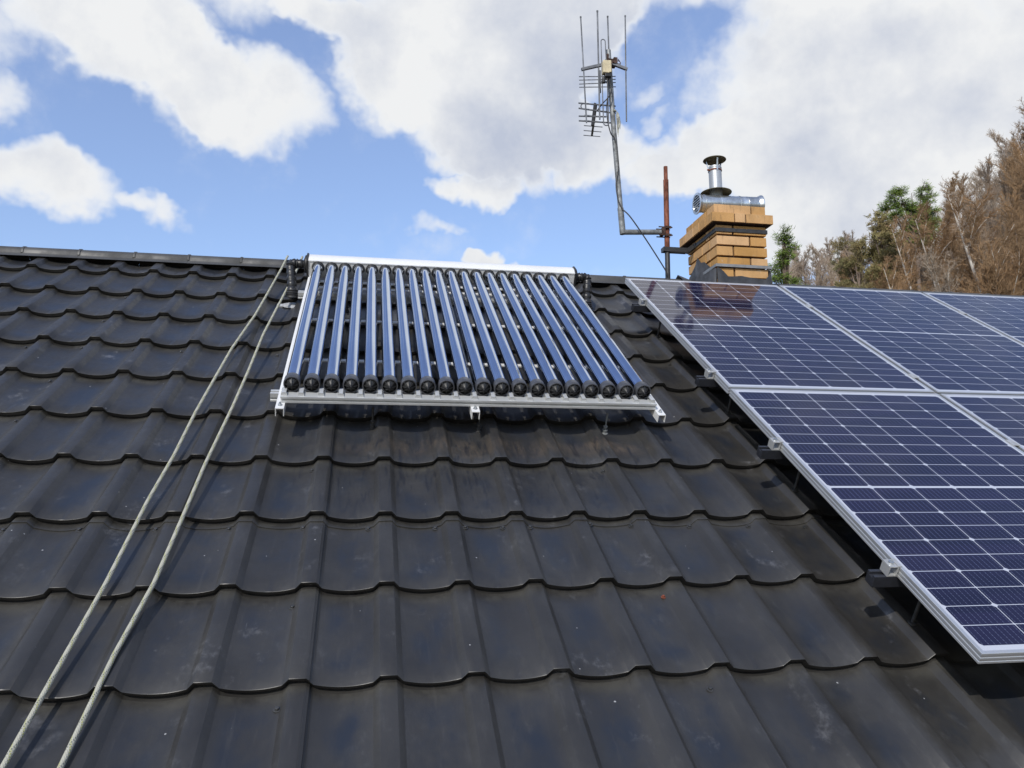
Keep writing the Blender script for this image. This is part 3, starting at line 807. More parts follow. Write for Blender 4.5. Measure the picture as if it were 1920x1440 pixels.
def smooth_path(pts, n=8):
    pts = [Vector(p) for p in pts]; out = []
    for i in range(len(pts) - 1):
        p0_, p1, p2, p3 = pts[max(i - 1, 0)], pts[i], pts[i + 1], pts[min(i + 2, len(pts) - 1)]
        for k in range(n):
            t_ = k / n
            out.append(.5 * ((2 * p1) + (p2 - p0_) * t_ + (2 * p0_ - 5 * p1 + 4 * p2 - p3) * t_ * t_ + (3 * p1 - p0_ - 3 * p2 + p3) * t_ ** 3))
    out.append(pts[-1]); return out
mb = MB(); mb.tube(smooth_path([(1.635, PY - .07, 3.63), (1.640, PY - .07, 3.50), (1.632, PY - .06, 3.40), (1.640, PY - .05, 3.29), (1.665, PY - .04, 3.20), (1.692, PY - .03, 3.175), (1.712, PY - .026, 3.10), (1.722, PY - .026, 2.95), (1.700, PY - .026, 2.82), (1.712, PY - .024, 2.70), (1.742, PY - .03, 2.62)]), .0048, 8)
lone(mb, "coaxial_cable", m_cable, "black cable looping from the cream box down the mast", "cable", (1.635, PY - .07, 3.63))
mb = MB(); mb.tube(smooth_path([(1.650, PY - .07, 3.63), (1.668, PY - .06, 3.53), (1.642, PY - .07, 3.47), (1.605, PY - .05, 3.43), (1.590, PY + .04, 3.42)]), .0045, 8)
lone(mb, "coaxial_cable", m_cable, "short black cable joining the cream box to the yagi boom", "cable", (1.650, PY - .07, 3.63))
mb = MB(); mb.tube(smooth_path([(1.742, PY - .03, 2.62), (1.80, PY - .05, 2.55), (1.93, PY - .05, 2.36), (2.06, PY - .05, 2.15), (2.075, PY - .05, 2.09)], 5), .0050, 8)
lone(mb, "down_cable", m_cable, "dark cable slanting from the mast foot down to the ridge", "cable", (1.742, PY - .03, 2.62))
mb = MB()
rr = random.Random(3)
mb.tube([(1.692, PY - .03, 3.392), (1.70, PY - .028, 3.395), (1.715, PY - .02, 3.39)], .008, 8)
for k in range(6):
    x = 1.722 + rr.uniform(-.004, .016); ln = rr.uniform(.08, .20)
    mb.tube([(x, PY - .022, 3.385 - .01 * k), (x + .006, PY - .025, 3.34 - .01 * k), (x + rr.uniform(.0, .012), PY - .022, 3.385 - ln)], [.006, .008, .001], 6)
lone(mb, "tape_tatter", m_rag, "frayed pale tape hanging from the mast below the wide rods", "tape", (1.70, PY - .028, 3.39))

# ------------------------------------------------------------------ solar thermal collector
TX0, TP, TY0, TY1, TN = -.383, .0807, 1.500, 3.235, .171
t = thing("solar_collector", "evacuated tube solar collector with twenty blue glinting tubes and white header", "solar collector", (.38, 1.45, 0), True)
HX0, HX1 = -.440, 1.222
mb = MB(); mb.extrude([(3.240, .112), (3.236, .118), (3.236, .203), (3.232, .206), (3.232, .212), (3.238, .215), (3.262, .226), (3.275, .228), (3.310, .228), (3.325, .220), (3.327, .112)], HX0, HX1, 0)
mb.build("header", m_alu_w, t, True)
for x0, x1 in ((HX0 - .012, HX0 - .0005), (HX1 + .0005, HX1 + .012)):
    mb = MB(); mb.extrude([(3.232, .106), (3.228, .210), (3.262, .233), (3.276, .236), (3.312, .236), (3.332, .222), (3.334, .106)], x0, x1, 0)
    mb.build("end_cap", m_black, t, bevel=.002)
proto = None
rib_prof = 6
for i in range(20):
    x = TX0 + i * TP
    if proto is None:
        q = MB(); q.lathe((x, TY0 + .02, TN), (0, 1, 0), [(0, .0290), (TY1 - TY0 - .02, .0290)], 40, False, False)
        tb = q.build("vacuum_tube", m_tube, t, True)
        q = MB(); q.lathe((x, TY0, TN), (0, 1, 0), [(-.003, .0300), (-.003, .0338), (0, .0350), (.006, .0350), (.040, .0338), (.046, .0325), (.048, .0295)], 32, False, False)
        c1 = q.build("end_cup", m_capgrey, tb, True)
        q = MB(); q.lathe((x, TY0, TN), (0, -1, 0), [(0.0, .0300), (-.006, .0298), (-.004, .026), (.006, .013), (.014, .0065), (.020, .0045), (.022, .0035)], 32, False, True)
        for k in range(8):
            th = 2 * math.pi * k / 8
            dv = Vector((math.cos(th), 0, math.sin(th)))
            c = Vector((x, TY0, TN))
            q.obox(c + dv * .027 + Vector((0, .002, 0)), c + dv * .006 + Vector((0, -.015, 0)), .0022, .007, (0, -1, 0))
        c2 = q.build("cup_nozzle", m_black, tb, True)
        q = MB(); q.lathe((x, TY1 + .003, TN), (0, -1, 0), [(0, .0370), (.006, .0375), (.010, .0365), (.012, .0330), (.030, .0318), (.032, .0292)], 32, False, False)
        c3 = q.build("sealing_ring", m_black, tb, True)
        q = MB(); q.box((x - .024, TY0 - .006, TN - .048), (x + .024, TY0 + .022, TN - .0305)); 
        c4 = q.build("tube_rest", m_black, tb, bevel=.004)
        proto = tb
    else:
        tb = proto.copy(); col.objects.link(tb); tb.parent = t; tb.location = (i * TP, 0, 0)
        for ch in list(proto.children):
            c = ch.copy(); col.objects.link(c); c.parent = tb
# bottom tube holder: grooved bar
mb = MB(); mb.extrude([(1.452, .1085), (1.446, .1085), (1.446, .1170), (1.456, .1180), (1.456, .1275), (1.446, .1285), (1.446, .1365), (1.452, .1365), (1.530, .1365), (1.530, .1085)], TX0 - .042, TX0 + 19 * TP + .052, 0)
mb.build("tube_holder_bar", m_alu, t, True)
for i in range(21):
    x = TX0 + (i - .5) * TP
    if i in (0, 20): x += (.012 if i == 0 else -.006)
    q = MB(); pr = [(-.0135, 0), (-.012, .010), (-.0085, .0145), (.0085, .0145), (.012, .010), (.0135, 0)]
    q.extrude([(x + a, .1368 + b2) for a, b2 in pr], 1.458, 1.462, 1); q.extrude([(x + a, .1368 + b2) for a, b2 in pr], 1.505, 1.509, 1)
    q.box((x - .0085, 1.4622, .1478), (x + .0085, 1.5048, .1512)); q.build("spacer_bracket", m_alu, t)
# long U rails running up the slope
for x in (-.424, TX0 + 9.5 * TP, 1.215):
    w2 = .0175; q = MB()
    q.extrude([(x - w2, .0725), (x - w2, .108), (x + w2, .108), (x + w2, .0725), (x + w2 - .003, .0725), (x + w2 - .003, .1045), (x - w2 + .003, .1045), (x - w2 + .003, .0725)], 1.395, 3.24, 1)
    rl = q.build("long_rail", m_alu_w, t)
    q = MB(); q.tube([(x, 1.424, .1075), (x, 1.424, .122)], .004, 8); q.lathe((x, 1.424, .1085), (0, 0, 1), [(0, .009), (.0015, .009)], 12); q.lathe((x, 1.424, .1105), (0, 0, 1), [(0, .007), (.005, .007)], 6)
    q.build("bolt", m_galv, rl)
# side strips beside the tubes
for x in (-.424, TX0 + 9.5 * TP + .0, 1.215):
    q = MB(); q.box((x - .009, 1.545, .1085), (x + .009, 3.24, .115)); q.build("inner_strip", m_alu_w, t)
# cross strips under the tubes
for y, n in ((1.875, .121), (2.425, .121), (2.98, .121), (3.10, .121)):
    q = MB(); q.extrude([(y, n - .004), (y, n + .002), (y + .006, n + .004), (y + .022, n + .004), (y + .026, n + .001), (y + .026, n - .004)], HX0 + .02, HX1 - .01, 0)
    q.build("cross_strip", m_alu_w, t)
# mounting rails across the slope, with grooves
for y, xa, xb in ((1.635, -.486, 1.262), (3.050, -.486, 1.262)):
    q = MB()
    q.extrude([(y - .020, .033), (y - .020, .040), (y - .017, .042), (y - .017, .050), (y - .020, .052), (y - .020, .072), (y - .006, .072), (y - .006, .062), (y + .006, .062), (y + .006, .072), (y + .020, .072), (y + .020, .033)], xa, xb, 0)
    q.build("mounting_rail", m_alu, t)
# hanger bolts
for x, y in ((1.000, 1.503), (-.047, 1.520), (.42, 1.51), (-.2, 3.0), (.9, 3.0)):
    n0 = roof_n(x, y); q = MB()
    q.lathe((x, y, n0), (0, 0, 1), [(0, .016), (.004, .016), (.006, .011), (.012, .011), (.013, .009), (.015, .012), (.020, .012), (.021, .0055), (.030, .0055), (.031, .010), (.038, .010), (.039, .0045), (.104, .0045)], 10)
    q.box((x - .022, y - .016, .088), (x + .022, y + .060, .092)); q.box((x - .022, y - .016, .0925), (x - .016, y - .010, .106)); q.box((x + .016, y - .016, .0925), (x + .022, y - .010, .106))
    q.build("hanger_bolt", m_galvdull if x > .9 else m_screw, t, True)

def insul_pipe(name, label, xs0, xs1, y, n, foot):
    base = (foot[0], foot[1], 0)
    t_ = thing(name, label, "pipe", base, True)
    rr = random.Random(int(abs(xs1) * 1000))
    pts = [(xs0, y, n), (xs0 + (xs1 - xs0) * .55, y, n), (xs1 - .012 * (1 if xs1 > xs0 else -1), y - .003, n + .002), (xs1, y - .012, n - .014)]
    end = Vector((foot[0], foot[1], .014)); st = Vector(pts[-1])
    body = smooth_path([Vector(p) for p in pts] + [st.lerp(end, .3), st.lerp(end, .65), end], 7)
    rads = [.0275 + .003 * math.sin(i * 1.7) + rr.uniform(-.0015, .0015) for i in range(len(body))]
    q = MB(); q.tube(body, rads, 16); q.build("insulation", m_foam, t_, True)
    q = MB(); q.lathe((xs0 + (.004 if xs1 < xs0 else -.004), y, n), (-1 if xs1 < xs0 else 1, 0, 0), [(0, .056), (.012, .055), (.018, .040), (.022, .031)], 24, True, False); q.build("end_flange", m_black, t_, True)
    q = MB(); q.lathe(end + Vector((0, 0, -.006)), (0, .35, 1), [(0, .044), (.010, .042), (.012, .036), (.018, .038), (.022, .034), (.030, .036), (.036, .031), (.044, .033), (.050, .029)], 24, False, False); q.build("roof_boot", m_black, t_, True)
    q = MB(); pr = []
    q.lathe((foot[0], foot[1], roof_n(foot[0], foot[1]) + .001), (0, .1, 1), [(0, .062), (.006, .060), (.010, .047)], 14, True, True)
    q.box((foot[0] - .09, foot[1] - .015, roof_n(foot[0] - .07, foot[1]) + .002), (foot[0] - .055, foot[1] + .02, roof_n(foot[0] - .07, foot[1]) + .012)) if xs1 < xs0 else None
    q.build("base_plate", m_sealant, t_, True)
insul_pipe("insulated_pipe", "black taped pipe bending down at the left end of the collector header", HX0 - .013, -.548, 3.292, .170, (-.528, 3.125))
insul_pipe("insulated_pipe", "black taped pipe bending down at the right end of the collector header", HX1 + .013, 1.322, 3.292, .170, (1.302, 3.14))

# ------------------------------------------------------------------ photovoltaic panels
GX, GY = 1.0742, 1.727
PX0, PYT, PN = 1.555, 3.212, .2047
proto_p = None
panels = [(0, 0, "upper left solar panel, mirroring the chimney in its top corner"), (1, 0, "middle solar panel of the upper row, directly below the brown trees"),
          (2, 0, "rightmost solar panel of the upper row, cut by the photo edge"), (0, 1, "large solar panel nearest the camera with its bottom left corner overhanging"),
          (1, 1, "lower row solar panel at the right photo edge, right of the nearest one")]
for i, j, lab in panels:
    bx, by = PX0 + i * GX, PYT - PL - j * GY
    if proto_p is None:
        base = (bx, by, PN - .035)
        p = thing("photovoltaic_module", lab, "solar panel", base, True, "solar panels mounted on the right of the roof")
        z0, z1 = PN - .035, PN
        lip = .0115
        pf = [(0, z0), (0, z0 + .006), (.0012, z0 + .007), (.0012, z0 + .012), (0, z0 + .013), (0, z0 + .0195), (.0012, z0 + .0205), (.0012, z0 + .0265), (0, z0 + .0275), (0, z1 - .0008), (.0008, z1), (lip, z1), (lip, z1 - .004), (.003, z1 - .004), (.003, z0 + .002), (.025, z0 + .002), (.025, z0)]
        fr = MB()
        # four mitred sides
        def side(m_, f):
            n = len(pf); vs = []
            for e in (0, 1):
                for d_, z in pf: vs.append(f(e, d_) + (z,))
            fs = [(k, (k + 1) % n, (k + 1) % n + n, k + n) for k in range(n)]
            m_.add(vs, fs)
        side(fr, lambda e, d: (bx + d, by + (PL - d if e else d)))
        side(fr, lambda e, d: (bx + PW - d, by + (d if e else PL - d)))
        side(fr, lambda e, d: (bx + (d if e else PW - d), by + d))
        side(fr, lambda e, d: (bx + (PW - d if e else d), by + PL - d))
        fr.build("frame", m_frame, p)
        q = MB(); q.add([(bx + .010, by + .010, z1 - .0015), (bx + PW - .010, by + .010, z1 - .0015), (bx + PW - .010, by + PL - .010, z1 - .0015), (bx + .010, by + PL - .010, z1 - .0015)], [(0, 1, 2, 3)])
        q.build("glass", m_cell, p)
        q = MB(); q.box((bx + .0035, by + .0035, z1 - .0085), (bx + PW - .0035, by + PL - .0035, z1 - .0045)); q.build("backsheet", m_cream, p)
        proto_p = p
    else:
        p = proto_p.copy(); col.objects.link(p); p.location = RW(bx, by, PN - .035)
        for ch in list(proto_p.children):
            c = ch.copy(); col.objects.link(c); c.parent = p
        p['label'] = lab
RAILS = [(2.775, "black mounting rail end at the top left corner of the panels"), (1.690, "black mounting rail end beside the lower edge of the upper left panel"),
         (.985, "black mounting rail end beside the middle of the nearest panel"), (.175, "black mounting rail end nearest the camera")]
for y, lab in RAILS:
    p = thing("panel_rail", lab, "mounting rail", (1.50, y, 0), True, "rails under the solar panels")
    q = MB(); n1 = PN - .0355; n0 = n1 - .040
    q.extrude([(y - .020, n0), (y - .020, n1), (y - .008, n1), (y - .008, n1 - .010), (y + .008, n1 - .010), (y + .008, n1), (y + .020, n1), (y + .020, n0)], 1.480, PX0 + 3 * GX, 0)
    q.build("rail", m_rail, p, bevel=.001)
    q = MB(); x1 = PX0 - .001
    q.box((x1 - .034, y - .020, PN - .0354), (x1 - .001, y + .020, PN - .030)); q.box((x1 - .0045, y - .020, PN - .0299), (x1 - .001, y + .020, PN + .0015)); q.box((x1 - .034, y - .020, PN - .0299), (x1 - .030, y + .020, PN - .002))
    q.box((x1 - .034, y - .020, PN - .0019), (x1 - .005, y + .020, PN + .0015)); q.box((x1 - .0049, y - .020, PN + .0016), (x1 + .008, y + .020, PN + .0040))
    cl = q.build("end_clamp", m_clampalu, p, bevel=.0006)
    q = MB(); q.lathe((x1 - .019, y, PN + .0015), (0, 0, 1), [(0, .0085), (.0015, .0088), (.0065, .0078), (.0072, .0045), (.0025, .0042)], 16, False, True); q.build("bolt", m_galv, cl, True)
    for m2 in (1, 2):
        xm = PX0 + m2 * GX - (GX - PW) / 2
        q = MB(); q.box((xm - .016, y - .025, PN + .0004), (xm + .016, y + .025, PN + .0034)); q.build("mid_clamp", m_clampalu, p)
    for xf in (1.66, 2.6, 3.55, 4.4):
        n = roof_n(xf, y - .03); q = MB(); q.lathe((xf, y - .028, n), (0, 0, 1), [(0, .015), (.006, .014), (.007, .006), (n1 - n - .005, .006)], 10); q.box((xf - .02, y - .045, n1 - .035), (xf + .02, y - .0205, n1 - .030)); q.build("roof_hook", m_screw, p)

# ------------------------------------------------------------------ ropes
def drape(pts, r_):
    """rope resting on the high points of the tiles"""
    P = [Vector(p) for p in pts]; out = []
    for a_, b__ in zip(P[:-1], P[1:]):
        n = max(1, int((b__ - a_).length / .02))
        for k in range(n): out.append(a_.lerp(b__, k / n))
    out.append(P[-1])
    L = [0]
    for i in range(1, len(out)): L.append(L[-1] + (out[i] - out[i - 1]).length)
    def hull(pr):
        st = []
        for q in pr:
            while len(st) >= 2 and (st[-1][0] - st[-2][0]) * (q[1] - st[-2][1]) - (st[-1][1] - st[-2][1]) * (q[0] - st[-2][0]) >= 0: st.pop()
            st.append(q)
        return st
    def surf(p):
        n = roof_n(p.x, p.y)
        if p.y > 3.74: n = max(n, .045 - abs(p.y - 3.87) * .25)
        return n
    hh = hull([(L[i], surf(p)) for i, p in enumerate(out)])
    res = []
    j = 0
    for i, p in enumerate(out):
        while j < len(hh) - 2 and L[i] > hh[j + 1][0]: j += 1
        (a0, n0), (a1, n1) = hh[j], hh[j + 1]
        f_ = (L[i] - a0) / max(1e-6, a1 - a0); n = n0 + (n1 - n0) * f_
        s_ = surf(p); span = a1 - a0
        n -= .010 * 4 * f_ * (1 - f_) * min(1, span / .5)
        n = max(n, s_) + r_
        res.append((p.x + .0025 * math.sin(L[i] * 2.3 + p.x * 9), p.y, n))
    return res
RP1 = [(-.626, 3.88), (-.640, 3.593), (-.693, 2.732), (-.742, 2.247), (-.780, 1.544), (-.790, 1.186), (-.811, .868), (-.825, .423), (-.848, .052), (-.863, -.22), (-.875, -.5), (-.90, -1.3)]
RP2 = [(-.530, 3.88), (-.548, 3.45), (-.567, 3.184), (-.612, 2.448), (-.623, 1.984), (-.638, 1.603), (-.667, 1.093), (-.677, .734), (-.687, .407), (-.717, .104), (-.728, -.137), (-.735, -.30), (-.76, -1.3)]
for pts, lab in ((RP1, "pale braided rope lying down the roof, left one of two"), (RP2, "pale braided rope lying down the roof, right one, ending behind the black pipe")):
    P = drape([(x, y, 0) for x, y in pts], .0070)
    q = MB(); q.tube(P, .0070, 12, uv=True)
    lone(q, "rope", m_rope, lab, "rope", (pts[-1][0], pts[-1][1], 0), True, "ropes lying down the roof")

# ------------------------------------------------------------------ terrain
def ground_z(x, y):
    r_ = math.hypot(x, y); a_ = math.degrees(math.atan2(x, y))
    side = min(1, max(0, (a_ - 5) / 35)) * min(1, max(0, (150 - a_) / 40))
    side = side * side * (3 - 2 * side)
    return -4.5 + max(0, min(r_ - 27, 110)) * .34 * side
mb = MB()
rads = [0, 6, 12, 18, 24, 27, 30, 34, 38, 43, 48, 54, 60, 68, 76, 86, 98, 112, 130, 137, 150, 180, 260, 420, 800, 1500]
na = 96
for r_ in rads:
    for k in range(na):
        a_ = 2 * math.pi * k / na; x, y = r_ * math.sin(a_), r_ * math.cos(a_)
        mb.v.append((x, y, ground_z(x, y)))
for j in range(len(rads) - 1):
    for k in range(na): mb.f.append((j * na + k, j * na + (k + 1) % na, (j + 1) * na + (k + 1) % na, (j + 1) * na + k))
gr = mb.build("hillside", m_ground, None, True); gr['kind'] = "structure"

# ------------------------------------------------------------------ trees
def branch(V_, F_, p, q, r0_, r1_, seg=3):
    d = q - p
    if d.length < 1e-5: return
    d.normalize(); a_ = d.orthogonal().normalized(); b__ = d.cross(a_); o_ = len(V_)
    for c, r_ in ((p, r0_), (q, r1_)):
        for k in range(seg):
            th = 2 * math.pi * k / seg; V_.append(tuple(c + (a_ * math.cos(th) + b__ * math.sin(th)) * r_))
    for k in range(seg): F_.append((o_ + k, o_ + (k + 1) % seg, o_ + seg + (k + 1) % seg, o_ + seg + k))
def mk(name, V_, F_, m_):
    me = bpy.data.meshes.new(name); me.from_pydata(V_, [], F_); me.materials.append(m_); me.update(); return me
def rdir(rg_, d, spread, up=0.0):
    v = Vector((rg_.gauss(0, 1), rg_.gauss(0, 1), rg_.gauss(0, 1))).normalized()
    return (d + v * spread + Vector((0, 0, up))).normalized()
def bare_tree(seed, h, lean=(0, 0), spread=.72, start=.15, nlimb=34, twigr=.0072, droop=0.0, upb=.5, tk=1.0):
    rg_ = random.Random(seed); TV, TF, CV, CF = [], [], [], []
    pts = []; p = Vector((0, 0, 0)); n = 10
    for i in range(n + 1):
        t_ = i / n; pts.append(Vector((lean[0] * t_ * h + .12 * math.sin(3 * t_ + seed) * t_, lean[1] * t_ * h + .12 * math.sin(4 * t_ + seed * 2) * t_, h * .93 * t_)))
    tr = lambda t_: (.012 * h * (1 - t_) ** .8 + .010) * tk
    for i in range(n): branch(TV, TF, pts[i], pts[i + 1], tr(i / n), tr((i + 1) / n), 7)
    for l in range(nlimb):
        t_ = start + (1 - start) * (l + rg_.random()) / nlimb * .98
        f_ = t_ * n; i = min(n - 1, int(f_)); p = pts[i].lerp(pts[i + 1], f_ - i)
        a_ = rg_.uniform(0, 6.283); ln = h * (.36 * (1 - t_) ** .6 + .07) * rg_.uniform(.75, 1.2) * spread
        d = Vector((math.cos(a_), math.sin(a_), upb * 1.6 + 1.1 * t_)).normalized()
        r_ = tr(t_) * .42; prev = p; seg = 5
        for s_ in range(seg):
            nd_ = rdir(rg_, d, .22, .08 - droop * s_ * .25); q = prev + nd_ * ln / seg; branch(TV, TF, prev, q, r_ * (1 - s_ / seg) + .006, r_ * (1 - (s_ + 1) / seg) + .006, 4)
            d = nd_
            for b_ in range(3):
                bl = ln * rg_.uniform(.22, .48) * (1.15 - .12 * s_); bd = rdir(rg_, d, .85, .35 - droop * .3); bp = prev.lerp(q, rg_.random()); e1 = bp + bd * bl * .5
                e2 = e1 + rdir(rg_, bd, .35, -droop * .7) * bl * .5
                branch(CV, CF, bp, e1, .011, .008); branch(CV, CF, e1, e2, .008, .005)
                for w in range(12):
                    t2 = rg_.random(); wp = (bp.lerp(e1, t2 * 2) if t2 < .5 else e1.lerp(e2, t2 * 2 - 1)); wl = bl * rg_.uniform(.25, .55)
                    wd = rdir(rg_, bd, .95, .40 - droop * 1.2); we = wp + wd * wl
                    branch(CV, CF, wp, we, twigr * .75, twigr * .30)
                    for z_ in range(3):
                        tp = wp.lerp(we, rg_.uniform(.3, .95)); branch(CV, CF, tp, tp + rdir(rg_, wd, .7, .05 - droop) * wl * rg_.uniform(.3, .6), twigr * .5, twigr * .22)
            prev = q
    return TV, TF, CV, CF
def pine_tree(seed, h, clumps, trunk_lean=(0, 0), density=1.0):
    """clumps: (x, y, z, radius, flatness) in units of the tree height"""
    rg_ = random.Random(seed); TV, TF, CV, CF = [], [], [], []
    pts = [Vector((trunk_lean[0] * t_ * h + .1 * math.sin(5 * t_ + seed), trunk_lean[1] * t_ * h, h * .97 * t_)) for t_ in [i / 10 for i in range(11)]]
    for i in range(10): branch(TV, TF, pts[i], pts[i + 1], .017 * h * (1 - i / 10.5), .017 * h * (1 - (i + 1) / 10.5), 7)
    for (cx, cy, cz, cr, fl_) in clumps:
        c = Vector((cx, cy, cz)) * h; r_ = cr * h
        zt = max(.2, min(.92, cz - .08)); f_ = zt * 10; i = min(9, int(f_)); tp = pts[i].lerp(pts[i + 1], f_ - i)
        branch(TV, TF, tp, tp.lerp(c, .5) + Vector((0, 0, -.02 * h)), .05, .035, 4); branch(TV, TF, tp.lerp(c, .5) + Vector((0, 0, -.02 * h)), c, .035, .012, 4)
        nt = int(26 * density * (r_ / .8) ** 2) + 6
        for k in range(nt):
            v = Vector((rg_.gauss(0, 1), rg_.gauss(0, 1), rg_.gauss(0, 1))).normalized() * (rg_.random() ** .45)
            s_ = c + Vector((v.x * r_, v.y * r_, v.z * r_ * fl_)) * .92
            d = (v + Vector((0, 0, .45))).normalized()
            branch(TV, TF, c.lerp(s_, .35), s_, .014, .006, 3)
            for q_ in range(26):
                nd_ = rdir(rg_, d, .95); st = s_ + Vector((rg_.gauss(0, .07), rg_.gauss(0, .07), rg_.gauss(0, .05)))
                ln = rg_.uniform(.09, .18); w_ = nd_.orthogonal().normalized() * rg_.uniform(.010, .020)
                o_ = len(CV); CV += [tuple(st - w_), tuple(st + w_), tuple(st + nd_ * ln + w_ * .3), tuple(st + nd_ * ln - w_ * .3)]; CF.append((o_, o_ + 1, o_ + 2, o_ + 3))
    return TV, TF, CV, CF
def tree_proto(name, data, mt_, mc_):
    TV, TF, CV, CF = data
    return (name, mk("trunk", TV, TF, mt_), mk("crown", CV, CF, mc_))
def place_tree(proto, azd, dist, top_el, h, label, group, rot=0.0, cat="tree"):
    """stand the tree on the hillside; its height follows from where its top shows against the sky"""
    a_ = R(azd); x, y = -.078 + dist * math.sin(a_), -2.293 + dist * math.cos(a_)
    gz = ground_z(x, y) - .2; topz = .43 + dist * math.tan(R(top_el))
    s_ = (topz - gz) / h
    o_ = bpy.data.objects.new(proto[0], None); col.objects.link(o_); tag(o_, label, cat, group)
    o_.location = (x, y, gz); o_.scale = (s_, s_, s_); o_.rotation_euler = (0, 0, rot)
    for nm, me in (("trunk", proto[1]), ("crown", proto[2])):
        c = bpy.data.objects.new(nm, me); col.objects.link(c); c.parent = o_
    return o_
H = 12.0
b1 = bare_tree(1, H, (.02, 0)); b2_ = bare_tree(2, H, (-.03, .02), .8, .15, 34); b3 = bare_tree(5, H, (0, 0), .56, .2, 30, .007)
PR = {
 'brown1': tree_proto("bare_tree", b1, m_bark, m_twig), 'brown2': tree_proto("bare_tree", b2_, m_bark, m_twig),
 'grey1': tree_proto("bare_tree", b3, m_bark, m_twiggrey), 'grey2': tree_proto("bare_tree", bare_tree(9, H, (.03, 0), .5, .25, 28, .007), m_bark, m_twiggrey),
 'birch1': tree_proto("birch_tree", bare_tree(11, H, (-.20, 0), .62, .38, 17, .008, .18, tk=.75), m_birchbark, m_twig),
 'birch2': tree_proto("birch_tree", bare_tree(14, H, (-.12, .04), .6, .42, 16, .008, .2, tk=.75), m_birchbark, m_twiggrey),
}
rg = random.Random(21)
def clumpset(seed, n, z0, z1, rad, cr, cone=1.0):
    g_ = random.Random(seed); out = []
    for k in range(n):
        t_ = (k + g_.random()) / n; z = z0 + (z1 - z0) * t_; a_ = g_.uniform(0, 6.283); rr_ = rad * (1 - cone * t_) * g_.uniform(.35, 1.0)
        out.append((rr_ * math.cos(a_), rr_ * math.sin(a_), z, cr * g_.uniform(.6, 1.15) * (1 - .4 * t_ * cone), g_.uniform(.45, .7)))
    return out
twin = [(a * .62, b * .62, 1 - (1 - c) * .62, d * .60, e) for a, b, c, d, e in [(-.11, 0, .93, .050, .7), (-.075, 0, .955, .040, .7), (-.13, .02, .88, .05, .6), (-.07, 0, .885, .055, .6), (-.02, 0, .87, .045, .6), (-.10, 0, .83, .045, .5),
        (.055, 0, .975, .042, .9), (.07, 0, .93, .055, .7), (.05, .02, .885, .06, .7), (.085, 0, .86, .045, .6), (.02, 0, .84, .055, .6), (.05, 0, .80, .065, .6), (0, .03, .77, .06, .6), (.07, 0, .745, .06, .6), (.03, 0, .70, .06, .6), (-.04, .03, .80, .04, .5), (.09, 0, .80, .045, .6)]]
pr_pine_a = tree_proto("pine_tree", pine_tree(31, 10, clumpset(31, 46, .35, .99, .17, .055)), m_bark, m_needle)
pr_pine_b = tree_proto("pine_tree", pine_tree(32, 15, twin, density=4.0), m_bark, m_needle)
pr_pine_c = tree_proto("pine_tree", pine_tree(33, 13, clumpset(35, 46, .42, .97, .19, .070, .7)), m_bark, m_needlebrown)
pr_pine_d = tree_proto("pine_tree", pine_tree(34, 13, clumpset(38, 42, .50, .98, .15, .065, .8)), m_bark, m_needlebrown)
place_tree(pr_pine_a, 29.55, 46, 18.6, 10, "slender green pine just right of the chimney", None)
place_tree(pr_pine_b, 37.7, 44, 20.3, 15, "bright green pine with two crowns standing above the brown trees", None)
place_tree(pr_pine_c, 34.1, 47, 17.6, 13, "olive brown conifer left of the pine with two crowns", None, 1.0)
place_tree(pr_pine_d, 35.7, 47, 18.9, 13, "tall olive brown conifer with a thin green tip beside the pine with two crowns", None, 2.0)
place_tree(PR['birch2'], 28.4, 44, 16.3, H, "pale thin birch close behind the right edge of the chimney", None)
G1 = "distant bare trees right of the chimney"
for k in range(12):
    place_tree(PR['grey1' if k % 2 else 'grey2'], 29.6 + k * .42, 62 + rg.uniform(-6, 10), 18.2 + rg.uniform(-.7, .35), H, "distant grey leafless tree between the slim pine and the olive conifers", G1, rg.uniform(0, 6))
def skyline(a_):
    pts = [(28, 17.0), (30, 17.8), (34, 18.5), (37, 19.0), (39, 19.6), (40.5, 20.9), (42, 22.2), (44, 23.3), (47, 24.5), (60, 26)]
    for (a0, e0), (a1, e1) in zip(pts[:-1], pts[1:]):
        if a_ <= a1: return e0 + (e1 - e0) * (a_ - a0) / (a1 - a0)
    return pts[-1][1]
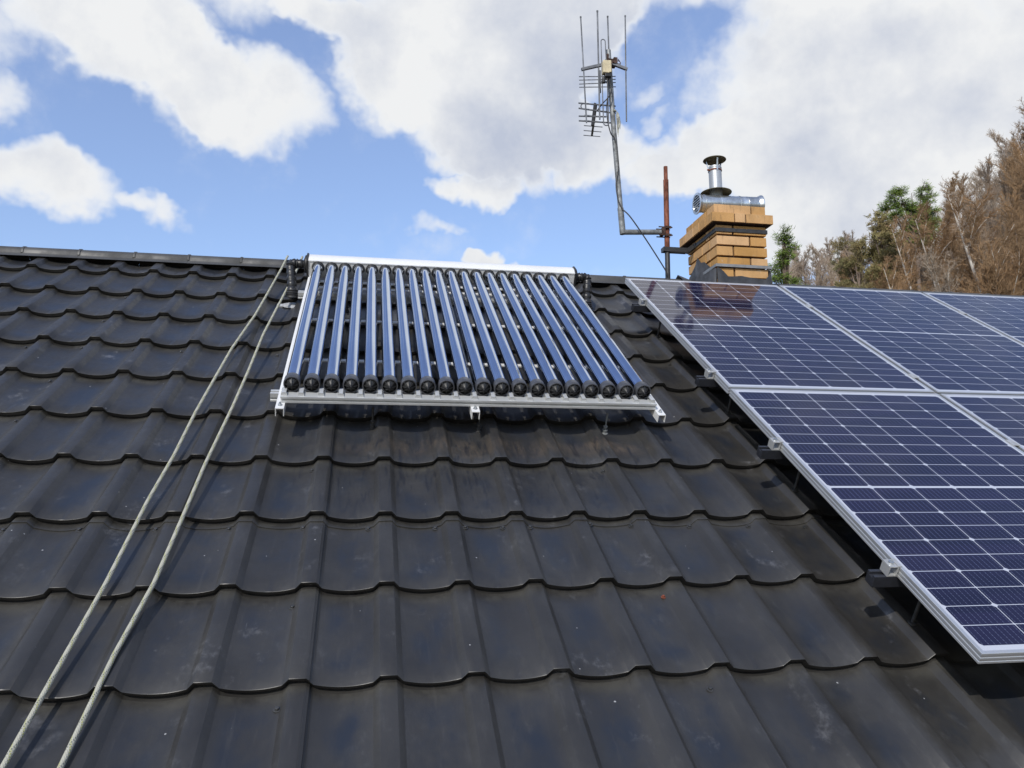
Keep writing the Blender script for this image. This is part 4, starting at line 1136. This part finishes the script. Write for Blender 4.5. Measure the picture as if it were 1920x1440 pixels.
G2 = "brown leafless trees covering the hillside on the right"
for row, (d0, de_, na_) in enumerate(((66, 0.0, 24), (56, -1.4, 20), (47, -3.0, 17), (40, -4.6, 13), (35, -6.2, 11))):
    for k in range(na_):
        a_ = 33.5 + (51 - 33.5) * (k + rg.random() * .8) / na_ + (0 if row else .3)
        if row == 0 and a_ < 38.5: kind = 'grey2'
        else: kind = rg.choice(['brown1', 'brown2', 'brown1', 'grey1'] if row > 1 else ['brown1', 'grey1', 'grey2', 'brown2'])
        place_tree(PR[kind], a_, d0 + rg.uniform(-3, 3), skyline(a_) + de_ + rg.uniform(-.8, .3), H, "leafless brown tree in the dense wood on the right hillside", G2, rg.uniform(0, 6))
BI = [(40.6, 38, 19.0, 'birch1', .2), (42.3, 36, 20.0, 'birch1', -.2), (43.6, 40, 21.5, 'birch2', .1), (41.6, 34, 17.0, 'birch2', .4), (44.8, 35, 21.0, 'birch1', 0), (39.6, 36, 16.5, 'birch1', .3)]
for a_, d_, e_, kind, rot in BI:
    place_tree(PR[kind], a_, d_, e_, H, "white trunked birch leaning left in the wood on the right", "leaning birches in the wood", rot - .7)
# undergrowth and brush between the trunks
V_, F_ = [], []
g_ = random.Random(77)
for k in range(5200):
    a_ = R(g_.uniform(28, 52)); d_ = g_.uniform(32, 78); x, y = d_ * math.sin(a_), d_ * math.cos(a_); p = Vector((x, y, ground_z(x, y)))
    hh = g_.uniform(1.5, 4.5)
    for s_ in range(6):
        q = p + Vector((g_.gauss(0, .5), g_.gauss(0, .5), hh * g_.uniform(.5, 1))); branch(V_, F_, p, q, .02, .008, 3)
        for w in range(3):
            m0 = p.lerp(q, g_.uniform(.4, 1)); branch(V_, F_, m0, m0 + rdir(g_, Vector((0, 0, 1)), .9) * g_.uniform(.4, 1.1), .012, .004, 3)
me = mk("brushwood", V_, F_, m_twig)
br = bpy.data.objects.new("brushwood", me); col.objects.link(br)
br['kind'] = "stuff"; br['label'] = "brown brushwood filling the hillside between the trees"; br['category'] = "undergrowth"
